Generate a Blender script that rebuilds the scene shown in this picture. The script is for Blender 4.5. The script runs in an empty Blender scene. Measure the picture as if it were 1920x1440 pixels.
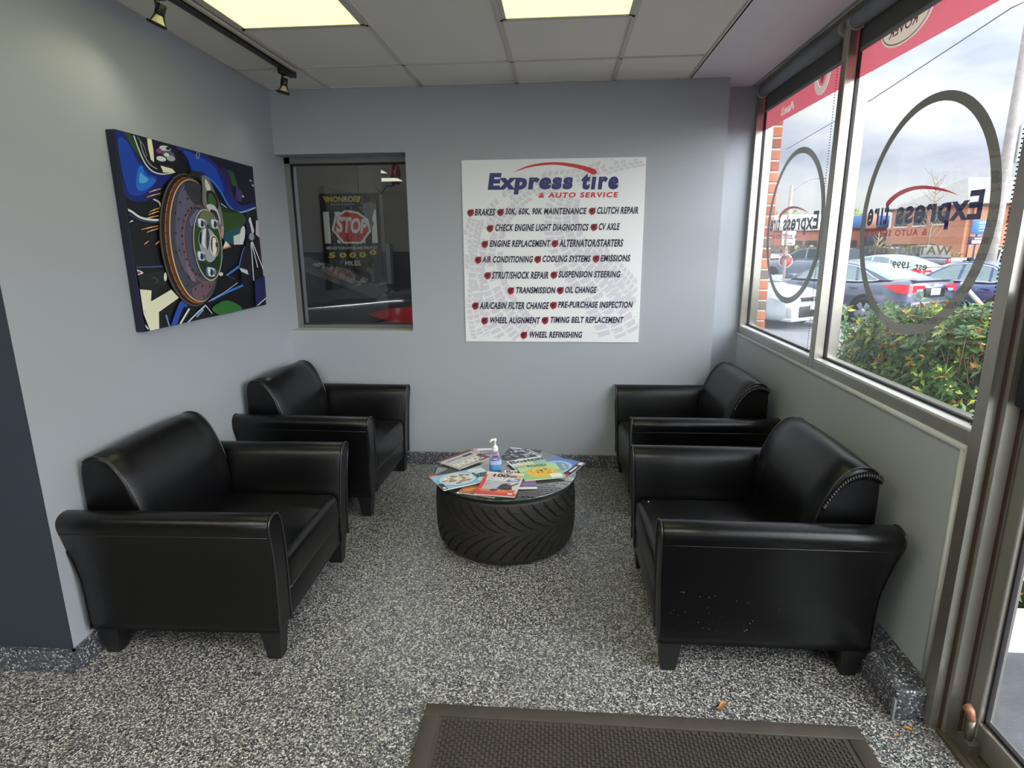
import bpy, bmesh, math, random
import numpy as np
from mathutils import Vector, Matrix, Euler
from mathutils.geometry import tessellate_polygon
random.seed(7)
S = bpy.context.scene
COL = S.collection
PI = math.pi

# ------------------------------------------------------------------ colour and materials
def lin(c):
    def f(v):
        v = v / 255.0
        return v / 12.92 if v <= 0.04045 else ((v + 0.055) / 1.055) ** 2.4
    return (f(c[0]), f(c[1]), f(c[2]), 1.0)

MATS = {}
def mat(name, rgb, rough=0.5, metal=0.0, spec=0.5, noise=None, bump=None, coat=0.0, emit=None, trans=0.0):
    """noise=(scale, amount): gentle tone variation of the paint itself; bump=(scale, strength)."""
    if name in MATS:
        return MATS[name]
    m = bpy.data.materials.new(name)
    m.use_nodes = True
    nt = m.node_tree
    b = nt.nodes['Principled BSDF']
    c = lin(rgb)
    b.inputs['Base Color'].default_value = c
    b.inputs['Roughness'].default_value = rough
    b.inputs['Metallic'].default_value = metal
    b.inputs['Specular IOR Level'].default_value = spec
    b.inputs['Coat Weight'].default_value = coat
    b.inputs['Coat Roughness'].default_value = 0.05
    if noise or bump:
        tc = nt.nodes.new('ShaderNodeTexCoord')
    if noise:
        n = nt.nodes.new('ShaderNodeTexNoise')
        n.inputs['Scale'].default_value = noise[0]
        n.inputs['Detail'].default_value = 4
        nt.links.new(tc.outputs['Object'], n.inputs['Vector'])
        r = nt.nodes.new('ShaderNodeValToRGB')
        lo = tuple(max(0, v * (1 - noise[1])) for v in c[:3]) + (1,)
        hi = tuple(min(1, v * (1 + noise[1])) for v in c[:3]) + (1,)
        r.color_ramp.elements[0].color = lo
        r.color_ramp.elements[0].position = 0.3
        r.color_ramp.elements[1].color = hi
        r.color_ramp.elements[1].position = 0.7
        nt.links.new(n.outputs['Fac'], r.inputs['Fac'])
        nt.links.new(r.outputs['Color'], b.inputs['Base Color'])
    if bump:
        n2 = nt.nodes.new('ShaderNodeTexNoise')
        n2.inputs['Scale'].default_value = bump[0]
        n2.inputs['Detail'].default_value = 3
        nt.links.new(tc.outputs['Object'], n2.inputs['Vector'])
        bp = nt.nodes.new('ShaderNodeBump')
        bp.inputs['Strength'].default_value = bump[1]
        bp.inputs['Distance'].default_value = 0.002
        nt.links.new(n2.outputs['Fac'], bp.inputs['Height'])
        nt.links.new(bp.outputs['Normal'], b.inputs['Normal'])
    if emit:
        b.inputs['Emission Color'].default_value = tuple(emit[:3]) + (1,)
        b.inputs['Emission Strength'].default_value = emit[3]
    MATS[name] = m
    return m

def glass_mat(name, tint=(1, 1, 1), refl=1.0, rough=0.0):
    """architectural pane: clear transmission plus Fresnel reflection"""
    m = bpy.data.materials.new(name)
    m.use_nodes = True
    nt = m.node_tree
    nt.nodes.clear()
    out = nt.nodes.new('ShaderNodeOutputMaterial')
    mix = nt.nodes.new('ShaderNodeMixShader')
    tr = nt.nodes.new('ShaderNodeBsdfTransparent')
    tr.inputs['Color'].default_value = tuple(tint) + (1,)
    gl = nt.nodes.new('ShaderNodeBsdfGlossy')
    gl.inputs['Roughness'].default_value = rough
    lw = nt.nodes.new('ShaderNodeLayerWeight')          # Schlick: the same from both faces of the thin pane
    pw = nt.nodes.new('ShaderNodeMath')
    pw.operation = 'POWER'
    pw.inputs[1].default_value = 5.0
    ma = nt.nodes.new('ShaderNodeMath')
    ma.operation = 'MULTIPLY_ADD'
    ma.inputs[1].default_value = 0.955
    ma.inputs[2].default_value = 0.04
    mu = nt.nodes.new('ShaderNodeMath')
    mu.operation = 'MULTIPLY'
    mu.use_clamp = True
    mu.inputs[1].default_value = refl
    nt.links.new(lw.outputs['Facing'], pw.inputs[0])
    nt.links.new(pw.outputs[0], ma.inputs[0])
    nt.links.new(ma.outputs[0], mu.inputs[0])
    nt.links.new(mu.outputs[0], mix.inputs[0])
    nt.links.new(tr.outputs[0], mix.inputs[1])
    nt.links.new(gl.outputs[0], mix.inputs[2])
    nt.links.new(mix.outputs[0], out.inputs['Surface'])
    return m

def film_mat(name, rgb, transl=0.6):
    """thin vinyl film: part diffuse, part translucent so daylight shows through"""
    m = bpy.data.materials.new(name)
    m.use_nodes = True
    nt = m.node_tree
    nt.nodes.clear()
    out = nt.nodes.new('ShaderNodeOutputMaterial')
    mix = nt.nodes.new('ShaderNodeMixShader')
    d = nt.nodes.new('ShaderNodeBsdfDiffuse')
    t = nt.nodes.new('ShaderNodeBsdfTranslucent')
    d.inputs['Color'].default_value = lin(rgb)
    t.inputs['Color'].default_value = lin(rgb)
    mix.inputs[0].default_value = transl
    nt.links.new(d.outputs[0], mix.inputs[1])
    nt.links.new(t.outputs[0], mix.inputs[2])
    nt.links.new(mix.outputs[0], out.inputs['Surface'])
    return m

def attr_mat(name, rough=0.5, spec=0.5, transl=0.0):
    """colour stored per face corner (attribute 'tone')"""
    m = bpy.data.materials.new(name)
    m.use_nodes = True
    nt = m.node_tree
    b = nt.nodes['Principled BSDF']
    a = nt.nodes.new('ShaderNodeAttribute')
    a.attribute_name = 'tone'
    nt.links.new(a.outputs['Color'], b.inputs['Base Color'])
    b.inputs['Roughness'].default_value = rough
    b.inputs['Specular IOR Level'].default_value = spec
    if transl:
        out = nt.nodes['Material Output']
        t = nt.nodes.new('ShaderNodeBsdfTranslucent')
        nt.links.new(a.outputs['Color'], t.inputs['Color'])
        mix = nt.nodes.new('ShaderNodeMixShader')
        mix.inputs[0].default_value = transl
        nt.links.new(b.outputs[0], mix.inputs[1])
        nt.links.new(t.outputs[0], mix.inputs[2])
        nt.links.new(mix.outputs[0], out.inputs['Surface'])
    return m

def flake_mat(name, scale, stops, rough=0.35):
    """epoxy floor with coloured paint flakes: random Voronoi cells"""
    m = bpy.data.materials.new(name)
    m.use_nodes = True
    nt = m.node_tree
    b = nt.nodes['Principled BSDF']
    tc = nt.nodes.new('ShaderNodeTexCoord')
    warp = nt.nodes.new('ShaderNodeTexNoise')
    warp.inputs['Scale'].default_value = scale * 0.6
    add = nt.nodes.new('ShaderNodeMixRGB')
    add.blend_type = 'ADD'
    add.inputs[0].default_value = 0.012
    nt.links.new(tc.outputs['Object'], warp.inputs['Vector'])
    nt.links.new(tc.outputs['Object'], add.inputs[1])
    nt.links.new(warp.outputs['Color'], add.inputs[2])
    vo = nt.nodes.new('ShaderNodeTexVoronoi')
    vo.inputs['Scale'].default_value = scale
    nt.links.new(add.outputs[0], vo.inputs['Vector'])
    sep = nt.nodes.new('ShaderNodeSeparateColor')
    nt.links.new(vo.outputs['Color'], sep.inputs[0])
    r = nt.nodes.new('ShaderNodeValToRGB')
    r.color_ramp.interpolation = 'CONSTANT'
    el = r.color_ramp.elements
    el[0].position = 0
    el[0].color = lin(stops[0][1])
    el[1].position = stops[1][0]
    el[1].color = lin(stops[1][1])
    for p, c in stops[2:]:
        e = el.new(p)
        e.color = lin(c)
    nt.links.new(sep.outputs[0], r.inputs['Fac'])
    nt.links.new(r.outputs['Color'], b.inputs['Base Color'])
    b.inputs['Roughness'].default_value = rough
    return m

def brick_mat(name, c1, c2, mortar, scale=1.0, bw=0.2, bh=0.065):
    m = bpy.data.materials.new(name)
    m.use_nodes = True
    nt = m.node_tree
    b = nt.nodes['Principled BSDF']
    tc = nt.nodes.new('ShaderNodeTexCoord')
    sp = nt.nodes.new('ShaderNodeSeparateXYZ')
    ad = nt.nodes.new('ShaderNodeMath')
    ad.operation = 'ADD'
    cb = nt.nodes.new('ShaderNodeCombineXYZ')
    nt.links.new(tc.outputs['Object'], sp.inputs[0])
    nt.links.new(sp.outputs[0], ad.inputs[0])
    nt.links.new(sp.outputs[1], ad.inputs[1])
    nt.links.new(ad.outputs[0], cb.inputs[0])
    nt.links.new(sp.outputs[2], cb.inputs[1])
    br = nt.nodes.new('ShaderNodeTexBrick')
    br.inputs['Color1'].default_value = lin(c1)
    br.inputs['Color2'].default_value = lin(c2)
    br.inputs['Mortar'].default_value = lin(mortar)
    br.inputs['Scale'].default_value = scale
    br.inputs['Mortar Size'].default_value = 0.006
    br.inputs['Brick Width'].default_value = bw
    br.inputs['Row Height'].default_value = bh
    nt.links.new(cb.outputs[0], br.inputs['Vector'])
    nt.links.new(br.outputs['Color'], b.inputs['Base Color'])
    b.inputs['Roughness'].default_value = 0.85
    return m

# ------------------------------------------------------------------ objects and tagging
def tag(o, label=None, cat=None, group=None, kind=None):
    if label: o['label'] = label
    if cat: o['category'] = cat
    if group: o['group'] = group
    if kind: o['kind'] = kind
    return o

def thing(name, label, cat, loc=(0, 0, 0), rz=0.0, group=None, kind=None):
    o = bpy.data.objects.new(name, None)
    o.empty_display_size = 0.1
    COL.objects.link(o)
    o.location = loc
    o.rotation_euler = (0, 0, rz)
    return tag(o, label, cat, group, kind)

def copy_tree(o, parent=None):
    c = o.copy()
    COL.objects.link(c)
    if parent:
        c.parent = parent
    for ch in list(o.children):
        copy_tree(ch, c)
    return c

class MB:
    """collects shapes and links them as ONE mesh object"""
    def __init__(s):
        s.v, s.f, s.m, s.s, s.c = [], [], [], [], []
    def add(s, vs, fs, mi=0, smooth=False, col=None):
        o = len(s.v)
        s.v.extend([tuple(p) for p in vs])
        for f in fs:
            s.f.append([i + o for i in f])
            s.m.append(mi)
            s.s.append(smooth)
            s.c.append(col)
        return s
    def box(s, x0, x1, y0, y1, z0, z1, mi=0, M=None, col=None):
        vs = [Vector((x, y, z)) for z in (z0, z1) for y in (y0, y1) for x in (x0, x1)]
        if M is not None:
            vs = [M @ p for p in vs]
        fs = [(0, 2, 3, 1), (4, 5, 7, 6), (0, 1, 5, 4), (2, 6, 7, 3), (0, 4, 6, 2), (1, 3, 7, 5)]
        return s.add(vs, fs, mi, False, col)
    def rbox(s, x0, x1, y0, y1, z0, z1, r=0.01, seg=3, mi=0, M=None, fn=None, cuts=0, smooth=True):
        bm = bmesh.new()
        bmesh.ops.create_cube(bm, size=1)
        for v in bm.verts:
            v.co = Vector((x0 + (v.co.x + .5) * (x1 - x0), y0 + (v.co.y + .5) * (y1 - y0), z0 + (v.co.z + .5) * (z1 - z0)))
        bmesh.ops.bevel(bm, geom=list(bm.edges), offset=r, segments=seg, profile=0.5, affect='EDGES')
        if cuts:
            big = [e for e in bm.edges if e.calc_length() > 3 * r]
            bmesh.ops.subdivide_edges(bm, edges=big, cuts=cuts, use_grid_fill=True)
        bmesh.ops.recalc_face_normals(bm, faces=bm.faces)
        bm.verts.index_update()
        vs = [v.co.copy() for v in bm.verts]
        if fn: vs = [Vector(fn(p)) for p in vs]
        if M is not None: vs = [M @ p for p in vs]
        fs = [[v.index for v in f.verts] for f in bm.faces]
        bm.free()
        return s.add(vs, fs, mi, smooth)
    def tube(s, path, r, n=8, mi=0, cap=True, closed=False, smooth=True, col=None):
        P = [Vector(p) for p in path]
        rs = r if isinstance(r, (list, tuple)) else [r] * len(P)
        vs, fs = [], []
        up = None
        N = len(P)
        for i, p in enumerate(P):
            a = P[i - 1] if (i > 0 or closed) else p
            b = P[(i + 1) % N] if (i < N - 1 or closed) else p
            t = (b - a).normalized()
            if up is None:
                up = t.orthogonal().normalized()
            up = (up - t * up.dot(t))
            up = up.normalized() if up.length > 1e-6 else t.orthogonal().normalized()
            w = t.cross(up)
            for k in range(n):
                an = 2 * PI * k / n
                vs.append(p + (up * math.cos(an) + w * math.sin(an)) * rs[i])
        segs = N if closed else N - 1
        for i in range(segs):
            j = (i + 1) % N
            for k in range(n):
                q = (k + 1) % n
                fs.append((i * n + k, i * n + q, j * n + q, j * n + k))
        if cap and not closed:
            fs.append(tuple(range(n - 1, -1, -1)))
            fs.append(tuple((N - 1) * n + k for k in range(n)))
        return s.add(vs, fs, mi, smooth, col)
    def lathe(s, prof, n=32, M=None, mi=0, smooth=True, caps=True):
        vs, fs = [], []
        for r, z in prof:
            for k in range(n):
                a = 2 * PI * k / n
                p = Vector((r * math.cos(a), r * math.sin(a), z))
                vs.append(M @ p if M is not None else p)
        for i in range(len(prof) - 1):
            for k in range(n):
                q = (k + 1) % n
                fs.append((i * n + k, i * n + q, (i + 1) * n + q, (i + 1) * n + k))
        if caps:
            if prof[0][0] > 1e-6: fs.append(tuple(range(n - 1, -1, -1)))
            if prof[-1][0] > 1e-6: fs.append(tuple((len(prof) - 1) * n + k for k in range(n)))
        return s.add(vs, fs, mi, smooth)
    def loft(s, rings, mi=0, cap0=True, cap1=True, smooth=True, closed=True):
        n = len(rings[0])
        vs = [p for r in rings for p in r]
        fs = []
        for i in range(len(rings) - 1):
            for k in range(n if closed else n - 1):
                q = (k + 1) % n
                fs.append((i * n + k, i * n + q, (i + 1) * n + q, (i + 1) * n + k))
        s.add(vs, fs, mi, smooth)
        o = len(s.v) - len(vs)
        for flag, idx in ((cap0, [o + k for k in range(n - 1, -1, -1)]), (cap1, [o + (len(rings) - 1) * n + k for k in range(n)])):
            if flag:
                s.f.append(idx); s.m.append(mi); s.s.append(False); s.c.append(None)
        return s
    def poly(s, pts, fn, mi=0, col=None):
        """filled 2-D outline carried to 3-D by fn(x, y)"""
        tri = tessellate_polygon([[Vector((p[0], p[1], 0)) for p in pts]])
        return s.add([fn(p[0], p[1]) for p in pts], [tuple(t) for t in tri], mi, False, col)
    def build(s, name, mats, parent=None, loc=None, recalc=True, colors=False, label=None):
        me = bpy.data.meshes.new(name)
        me.from_pydata(s.v, [], s.f)
        if not isinstance(mats, (list, tuple)): mats = [mats]
        for m in mats: me.materials.append(m)
        me.polygons.foreach_set('material_index', s.m)
        me.polygons.foreach_set('use_smooth', s.s)
        if colors:
            at = me.color_attributes.new('tone', 'FLOAT_COLOR', 'CORNER')
            buf = []
            for f, c in zip(s.f, s.c):
                buf.extend((tuple(c[:3]) + (1.0,)) * len(f))
            at.data.foreach_set('color', buf)
        if recalc:
            bm = bmesh.new(); bm.from_mesh(me)
            bmesh.ops.recalc_face_normals(bm, faces=bm.faces)
            bm.to_mesh(me); bm.free()
        me.update()
        o = bpy.data.objects.new(name, me)
        COL.objects.link(o)
        if parent: o.parent = parent
        if loc: o.location = loc
        if label: o['label'] = label
        return o

def sbox(name, b, m, parent=None, kind=None):
    o = MB().box(*b).build(name, m, parent)
    if kind: o['kind'] = kind
    return o

# 2-D lettering -> list of (verts, faces) in a unit layout, fitted to a rectangle
def text2d(body, x0, x1, y0, y1, shear=0.0, bold=0.0, flipv=True, spacing=1.0):
    cu = bpy.data.curves.new('lettering', 'FONT')
    cu.body = body
    cu.size = 1.0
    cu.shear = shear
    cu.offset = bold
    cu.space_character = spacing
    cu.resolution_u = 3
    cu.fill_mode = 'FRONT'
    ob = bpy.data.objects.new('lettering', cu)
    COL.objects.link(ob)
    dg = bpy.context.evaluated_depsgraph_get()
    me = bpy.data.meshes.new_from_object(ob.evaluated_get(dg))
    vs = [(v.co.x, v.co.y) for v in me.vertices]
    fs = [tuple(p.vertices) for p in me.polygons]
    bpy.data.objects.remove(ob)
    bpy.data.curves.remove(cu)
    bpy.data.meshes.remove(me)
    if not vs: return [], []
    ax = min(v[0] for v in vs); bx = max(v[0] for v in vs)
    ay = min(v[1] for v in vs); by = max(v[1] for v in vs)
    out = []
    for x, y in vs:
        u = (x - ax) / (bx - ax)
        w = (y - ay) / (by - ay)
        out.append((x0 + u * (x1 - x0), (y1 - w * (y1 - y0)) if flipv else (y0 + w * (y1 - y0))))
    return out, fs

def put_text(mb, body, x0, x1, y0, y1, fn, mi=0, **k):
    vs, fs = text2d(body, x0, x1, y0, y1, **k)
    mb.add([fn(x, y) for x, y in vs], fs, mi)

def outline_loops(vs, fs):
    """the boundary loops of filled lettering"""
    key = {}
    ids = [key.setdefault((round(x, 7), round(y, 7)), i) for i, (x, y) in enumerate(vs)]
    cnt = {}
    for f in fs:
        for a, b in zip(f, f[1:] + f[:1]):
            a, b = ids[a], ids[b]
            k = (min(a, b), max(a, b))
            cnt[k] = cnt.get(k, 0) + 1
    nb = {}
    for (a, b), c in cnt.items():
        if c == 1:
            nb.setdefault(a, []).append(b)
            nb.setdefault(b, []).append(a)
    loops, seen = [], set()
    for s0 in nb:
        if s0 in seen: continue
        loop, cur, prev = [], s0, None
        while cur not in seen:
            seen.add(cur)
            loop.append(vs[cur])
            nx = [q for q in nb[cur] if q != prev and q not in seen]
            if not nx: break
            prev, cur = cur, nx[0]
        if len(loop) > 2: loops.append(loop)
    return loops

def homography(src, dst):
    A = []
    for (x, y), (u, v) in zip(src, dst):
        A.append([x, y, 1, 0, 0, 0, -u * x, -u * y, u])
        A.append([0, 0, 0, x, y, 1, -v * x, -v * y, v])
    A = np.array(A, float)
    h = np.linalg.solve(A[:, :8], A[:, 8])
    def f(x, y):
        w = h[6] * x + h[7] * y + 1
        return ((h[0] * x + h[1] * y + h[2]) / w, (h[3] * x + h[4] * y + h[5]) / w)
    return f

def ell(cx, cy, rx, ry, n=28, rot=0.0, a0=0.0, a1=2 * PI):
    c, s_ = math.cos(rot), math.sin(rot)
    full = abs(a1 - a0 - 2 * PI) < 1e-6
    out = []
    for i in range(n if full else n + 1):
        a = a0 + (a1 - a0) * i / n
        x, y = rx * math.cos(a), ry * math.sin(a)
        out.append((cx + x * c - y * s_, cy + x * s_ + y * c))
    return out

def stroke(pts, w):
    """a polyline drawn with width w (scalar or per-point) as one outline"""
    n = len(pts)
    ws = w if isinstance(w, (list, tuple)) else [w] * n
    L, R = [], []
    for i, p in enumerate(pts):
        a = pts[max(0, i - 1)]; b = pts[min(n - 1, i + 1)]
        dx, dy = b[0] - a[0], b[1] - a[1]
        l = math.hypot(dx, dy) or 1
        nx, ny = -dy / l, dx / l
        L.append((p[0] + nx * ws[i] / 2, p[1] + ny * ws[i] / 2))
        R.append((p[0] - nx * ws[i] / 2, p[1] - ny * ws[i] / 2))
    return L + R[::-1]

def smoothline(pts, k=6, closed=False):
    out = []
    n = len(pts)
    rng = range(n if closed else n - 1)
    for i in rng:
        g = (lambda j: pts[j % n]) if closed else (lambda j: pts[min(max(j, 0), n - 1)])
        p0, p1, p2, p3 = g(i - 1), g(i), g(i + 1), g(i + 2)
        for t in range(k):
            t = t / k
            out.append(tuple(0.5 * ((2 * p1[d]) + (-p0[d] + p2[d]) * t + (2 * p0[d] - 5 * p1[d] + 4 * p2[d] - p3[d]) * t * t
                       + (-p0[d] + 3 * p1[d] - 3 * p2[d] + p3[d]) * t ** 3) for d in range(len(p1))))
    if not closed: out.append(tuple(pts[-1]))
    return out
# light levels
LENS, LENSR, LENSB = 1.05, 9.0, 9.0
BULB = 1.4
SKYH, SKYZ = 0.60, 2.0        # sky at the horizon, extra towards the zenith
SUN, SHOP, EXPO = 7.4, 50.0, 0.55
# ------------------------------------------------------------------ room dimensions (metres)
YB, YR, XR, ZC = 4.142, 4.38, 1.285, 2.61      # back wall, recessed end, window wall, ceiling
XLB, XLF, YLF = -1.95, -1.853, 1.845           # left wall at the back, at its free end
GX = 1.34                                      # glass plane of the shop front

# ------------------------------------------------------------------ materials
M_wall = mat('wall paint pale grey', (163, 168, 176), 0.55, bump=(220, 0.06))
M_wallr = mat('wall panel grey', (178, 183, 186), 0.5)
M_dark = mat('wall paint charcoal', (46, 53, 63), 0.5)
M_soffit = mat('soffit paint', (222, 217, 224), 0.5)
M_tile = mat('ceiling tile', (232, 227, 219), 0.9, bump=(400, 0.15))
M_tbar = mat('ceiling grid', (204, 197, 188), 0.5)
M_floor = flake_mat('floor flakes', 215, [(0, (196, 195, 192)), (0.16, (140, 140, 138)), (0.32, (92, 93, 96)),
                    (0.58, (66, 68, 73)), (0.79, (28, 30, 34)), (0.91, (126, 118, 98)), (0.965, (214, 213, 210))], 0.36)
M_base = flake_mat('base flakes', 190, [(0, (70, 72, 80)), (0.34, (90, 92, 100)), (0.66, (50, 52, 58)), (0.84, (186, 186, 186)), (0.94, (30, 30, 34))], 0.42)
M_alu = mat('aluminium frame', (170, 166, 158), 0.30, 0.74, noise=(30, 0.05))
M_aludk = mat('aluminium dark bronze', (120, 116, 108), 0.4, 0.7)  # darker bronze tone for the header strip and floor bolt
M_gask = mat('black gasket', (28, 22, 30), 0.6)
M_black = mat('black plastic', (22, 22, 24), 0.4)
M_white = mat('white plastic', (228, 228, 226), 0.4)
M_leather = mat('black leather', (8, 8, 10), 0.29, spec=0.40, bump=(260, 0.22))
M_pipe = mat('leather piping', (26, 26, 29), 0.3, spec=0.7)
M_legs = mat('black painted wood', (20, 20, 22), 0.45)
M_rubber = mat('tyre rubber', (33, 31, 29), 0.58, noise=(9, 0.25), bump=(180, 0.1))
M_glass = glass_mat('window glass', (0.97, 0.985, 0.98))
M_glassshop = glass_mat('shop window glass', (0.62, 0.64, 0.66), 1.15)
M_glasstop = glass_mat('table glass', (0.78, 0.86, 0.84), 7.0)
M_glassedge = mat('glass edge green', (40, 62, 58), 0.15)

# ------------------------------------------------------------------ setting
sbox('floor', (-5.2, 1.40, -3.2, 4.4, -0.12, 0), M_floor, kind='structure')
b = MB()
b.box(-2.12, 1.05, YB, YR + .12, -.02, .995).box(-2.12, 1.05, YB, YR + .12, 2.205, 2.85)
b.box(-1.043, 1.05, YB, YR + .12, .995, 2.205)
o = b.build('wall_back', M_wall); o['kind'] = 'structure'
o = sbox('wall_recess', (1.05, 1.40, YR, YR + .12, -.02, 2.85), M_wall, kind='structure')
# left wall: slightly out of square, ends in a free corner
b = MB()
dx, dy = XLB - XLF, YR + .12 - YLF
p = [(XLF, YLF + .004), (XLB, YB), (XLB - .012, YR + .12), (XLB - .2, YR + .12), (XLF - .16, YLF + .004)]
b.loft([[(x, y, -.02) for x, y in p], [(x, y, 2.85) for x, y in p]], smooth=False)
o = b.build('wall_left', M_wall); o['kind'] = 'structure'
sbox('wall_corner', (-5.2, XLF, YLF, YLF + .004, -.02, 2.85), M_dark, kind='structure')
b = MB().box(-5.2, -1.6, -3.3, -3.2, -.02, 2.85).box(1.25, 1.5, -3.3, -3.2, -.02, 2.85).box(-1.6, 1.25, -3.3, -3.2, -.02, .8).box(-1.6, 1.25, -3.3, -3.2, 2.58, 2.85)
o = b.build('wall_rear', M_wall); o['kind'] = 'structure'
w5 = thing('window_added', None, None, (0, 0, 0), kind='structure')  # added rear window, out of view, lets daylight onto the back wall
b = MB()
for a in ((-1.6, -1.55, .8, 2.58), (1.2, 1.25, .8, 2.58), (-.2, -.15, .8, 2.58), (-1.6, 1.25, .8, .85), (-1.6, 1.25, 2.53, 2.58)):
    b.box(a[0], a[1], -3.3, -3.2, a[2], a[3])
b.build('frame', M_alu, w5)
MB().box(-1.56, 1.21, -3.253, -3.247, .84, 2.54).build('pane', M_glass, w5)
sbox('wall_far', (-5.3, -5.2, -3.3, 1.95, -.02, 2.85), M_wall, kind='structure')
# window wall: panel below the glass, with quarter-round beads, and the part beyond the door
b = MB()
b.box(XR, 1.40, 1.90, YR, -.02, .962).box(XR, 1.40, -3.3, .52, -.02, .97).box(XR, 1.46, -3.3, YR + .12, 2.62, 2.9)
b.box(XR, 1.40, -3.3, -.30, .97, 2.62)  # unseen solid stretch, closed up to cut daylight on the left wall
o = b.build('wall_right', M_wallr); o['kind'] = 'structure'
M_bead = mat('panel bead', (196, 198, 196), 0.45)
b = MB()
b.tube([(XR - .002, 1.885, .10), (XR - .002, 1.885, .963)], .0115, 8)
b.tube([(XR - .002, 1.876, .963), (XR - .002, YR, .963)], .0115, 8)
o = b.build('trim_1', M_bead); o['kind'] = 'structure'
# speckled base: blocks along the walls
b = MB().rbox(1.158, XR + .01, 1.815, YR, -.01, .118, .006, 2)
o = b.build('baseboard_right', M_base); o['kind'] = 'structure'
b = MB().box(1.152, 1.1585, 1.810, 1.822, 0, .085)
o = b.build('trim_2', mat('edge strip grey', (128, 130, 134), .5)); o['kind'] = 'structure'
b = MB().rbox(-1.96, 1.05, YB - .022, YB + .01, -.01, .092, .006, 2)
o = b.build('baseboard_back', M_base); o['kind'] = 'structure'
b = MB()
p = [(XLF + .018, YLF - .018), (XLB + .018, YB), (XLB - .01, YB), (XLF - .01, YLF + .0)]
b.loft([[(x, y, -.01) for x, y in p], [(x, y, .094) for x, y in p]], smooth=False)
o = b.build('baseboard_left', M_base); o['kind'] = 'structure'
b = MB().box(-5.2, XLF + .017, YLF - .018, YLF + .002, -.01, .094)
o = b.build('baseboard_corner', M_base); o['kind'] = 'structure'
# ceiling slab, soffit by the window, T-bar grid
sbox('ceiling', (-5.2, 1.40, -3.3, YR + .12, ZC + .004, ZC + .10), M_tile, kind='structure')
b = MB()
b.box(.805, 1.262, -3.3, YR, ZC - .002, ZC + .05)
b.box(1.05, 1.262, YB - .01, YR, ZC - .003, ZC + .04)
o = b.build('ceiling_soffit', M_soffit); o['kind'] = 'structure'
b = MB()
edge = [(1.262, YR)]
y = YR
rs = random.Random(4)
while y > -3.2:
    y -= rs.uniform(.12, .34)
    edge.append((1.262 + rs.uniform(.0, .022), y))
edge += [(1.25, y), (1.25, YR)]
b.loft([[(x, yy, ZC - .004) for x, yy in edge], [(x, yy, ZC + .05) for x, yy in edge]], smooth=False)
o = b.build('trim_3', mat('torn drywall edge', (150, 148, 146), .8)); o['kind'] = 'structure'
b = MB().box(1.262, XR + .02, -3.3, YR, ZC + .012, ZC + .06)
o = b.build('trim_4', M_aludk); o['kind'] = 'structure'
gx = [-1.535, -.915, -.29, .325]
b = MB()
def tb(x0, x1, y0, y1):
    b.box(x0, x1, y0, y1, ZC - .003, ZC + .006)
for x in gx + [-2.21, -2.83, -3.45, -4.07]:
    tb(x - .012, x + .012, -3.2 if x > -1.9 else -3.2, YB if x > -1.9 else YLF)
tb(.790, .807, -3.2, YB)
tb(.800, .808, -3.2, YB)
for i, yy in enumerate([3.68, 2.44, 1.20, -.04, -1.28, -2.52]):
    tb(-1.93 if yy > YLF else -5.2, .79, yy - .008, yy + .008)
for (xa, xb) in ((-1.535, -.915), (-.29, .325)):
    for yy in (3.04, 1.80):
        tb(xa, xb, yy - .012, yy + .012)
tb(-1.96, .79, YB - .016, YB)
p = [(XLF, YLF), (XLB, YB), (XLB + .018, YB), (XLF + .018, YLF)]
b.loft([[(x, y, ZC - .003) for x, y in p], [(x, y, ZC + .006) for x, y in p]], smooth=False)
o = b.build('trim_5', M_tbar); o['kind'] = 'structure'

# ceiling lights
M_lens = mat('light lens warm', (232, 232, 190), 0.5, emit=(1.0, 1.03, .40, LENS))
M_lensr = mat('light lens of the room behind', (232, 232, 200), 0.5, emit=(1.0, .96, .74, LENSR))
M_lensb = mat('light lens added behind', (232, 232, 200), 0.5, emit=(1.0, .97, .82, LENSB))  # strong glow for the two added panels
def ceiling_light(x0, x1, y0, y1, label, m=M_lens):
    t = thing('ceiling_light', label, 'ceiling light', ((x0 + x1) / 2, (y0 + y1) / 2, ZC - .004), group='panel lights in the ceiling grid')
    w, d = (x1 - x0) / 2 - .014, (y1 - y0) / 2 - .014
    f = MB()
    for a in ((-w, w, -d, -d + .016), (-w, w, d - .016, d), (-w, -w + .016, -d, d), (w - .016, w, -d, d)):
        f.box(a[0], a[1], a[2], a[3], -.002, .006)
    f.build('frame', M_tbar, t)
    MB().box(-w + .015, w - .015, -d + .015, d - .015, .001, .005).build('diffuser', m, t)
    return t
ceiling_light(-1.535, -.915, 1.80, 3.04, 'glowing ceiling panel light beside the black track rail')
ceiling_light(-.29, .325, 1.80, 3.04, 'glowing ceiling panel light nearer the window soffit')
ceiling_light(-2.83, -2.21, -.24, .36, 'square ceiling light of the side room, reflected higher in the shop window', M_lensr)
ceiling_light(-2.83, -2.21, -1.36, -.78, 'square ceiling light of the side room, reflected lower in the shop window', M_lensr)
ceiling_light(-1.535, -.915, -.68, .56, 'added ceiling panel light behind the viewer on the track side', M_lensb)  # both panels behind the viewer are added to light the room
ceiling_light(-.29, .325, -.68, .56, 'added ceiling panel light behind the viewer on the door side', M_lensb)

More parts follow.
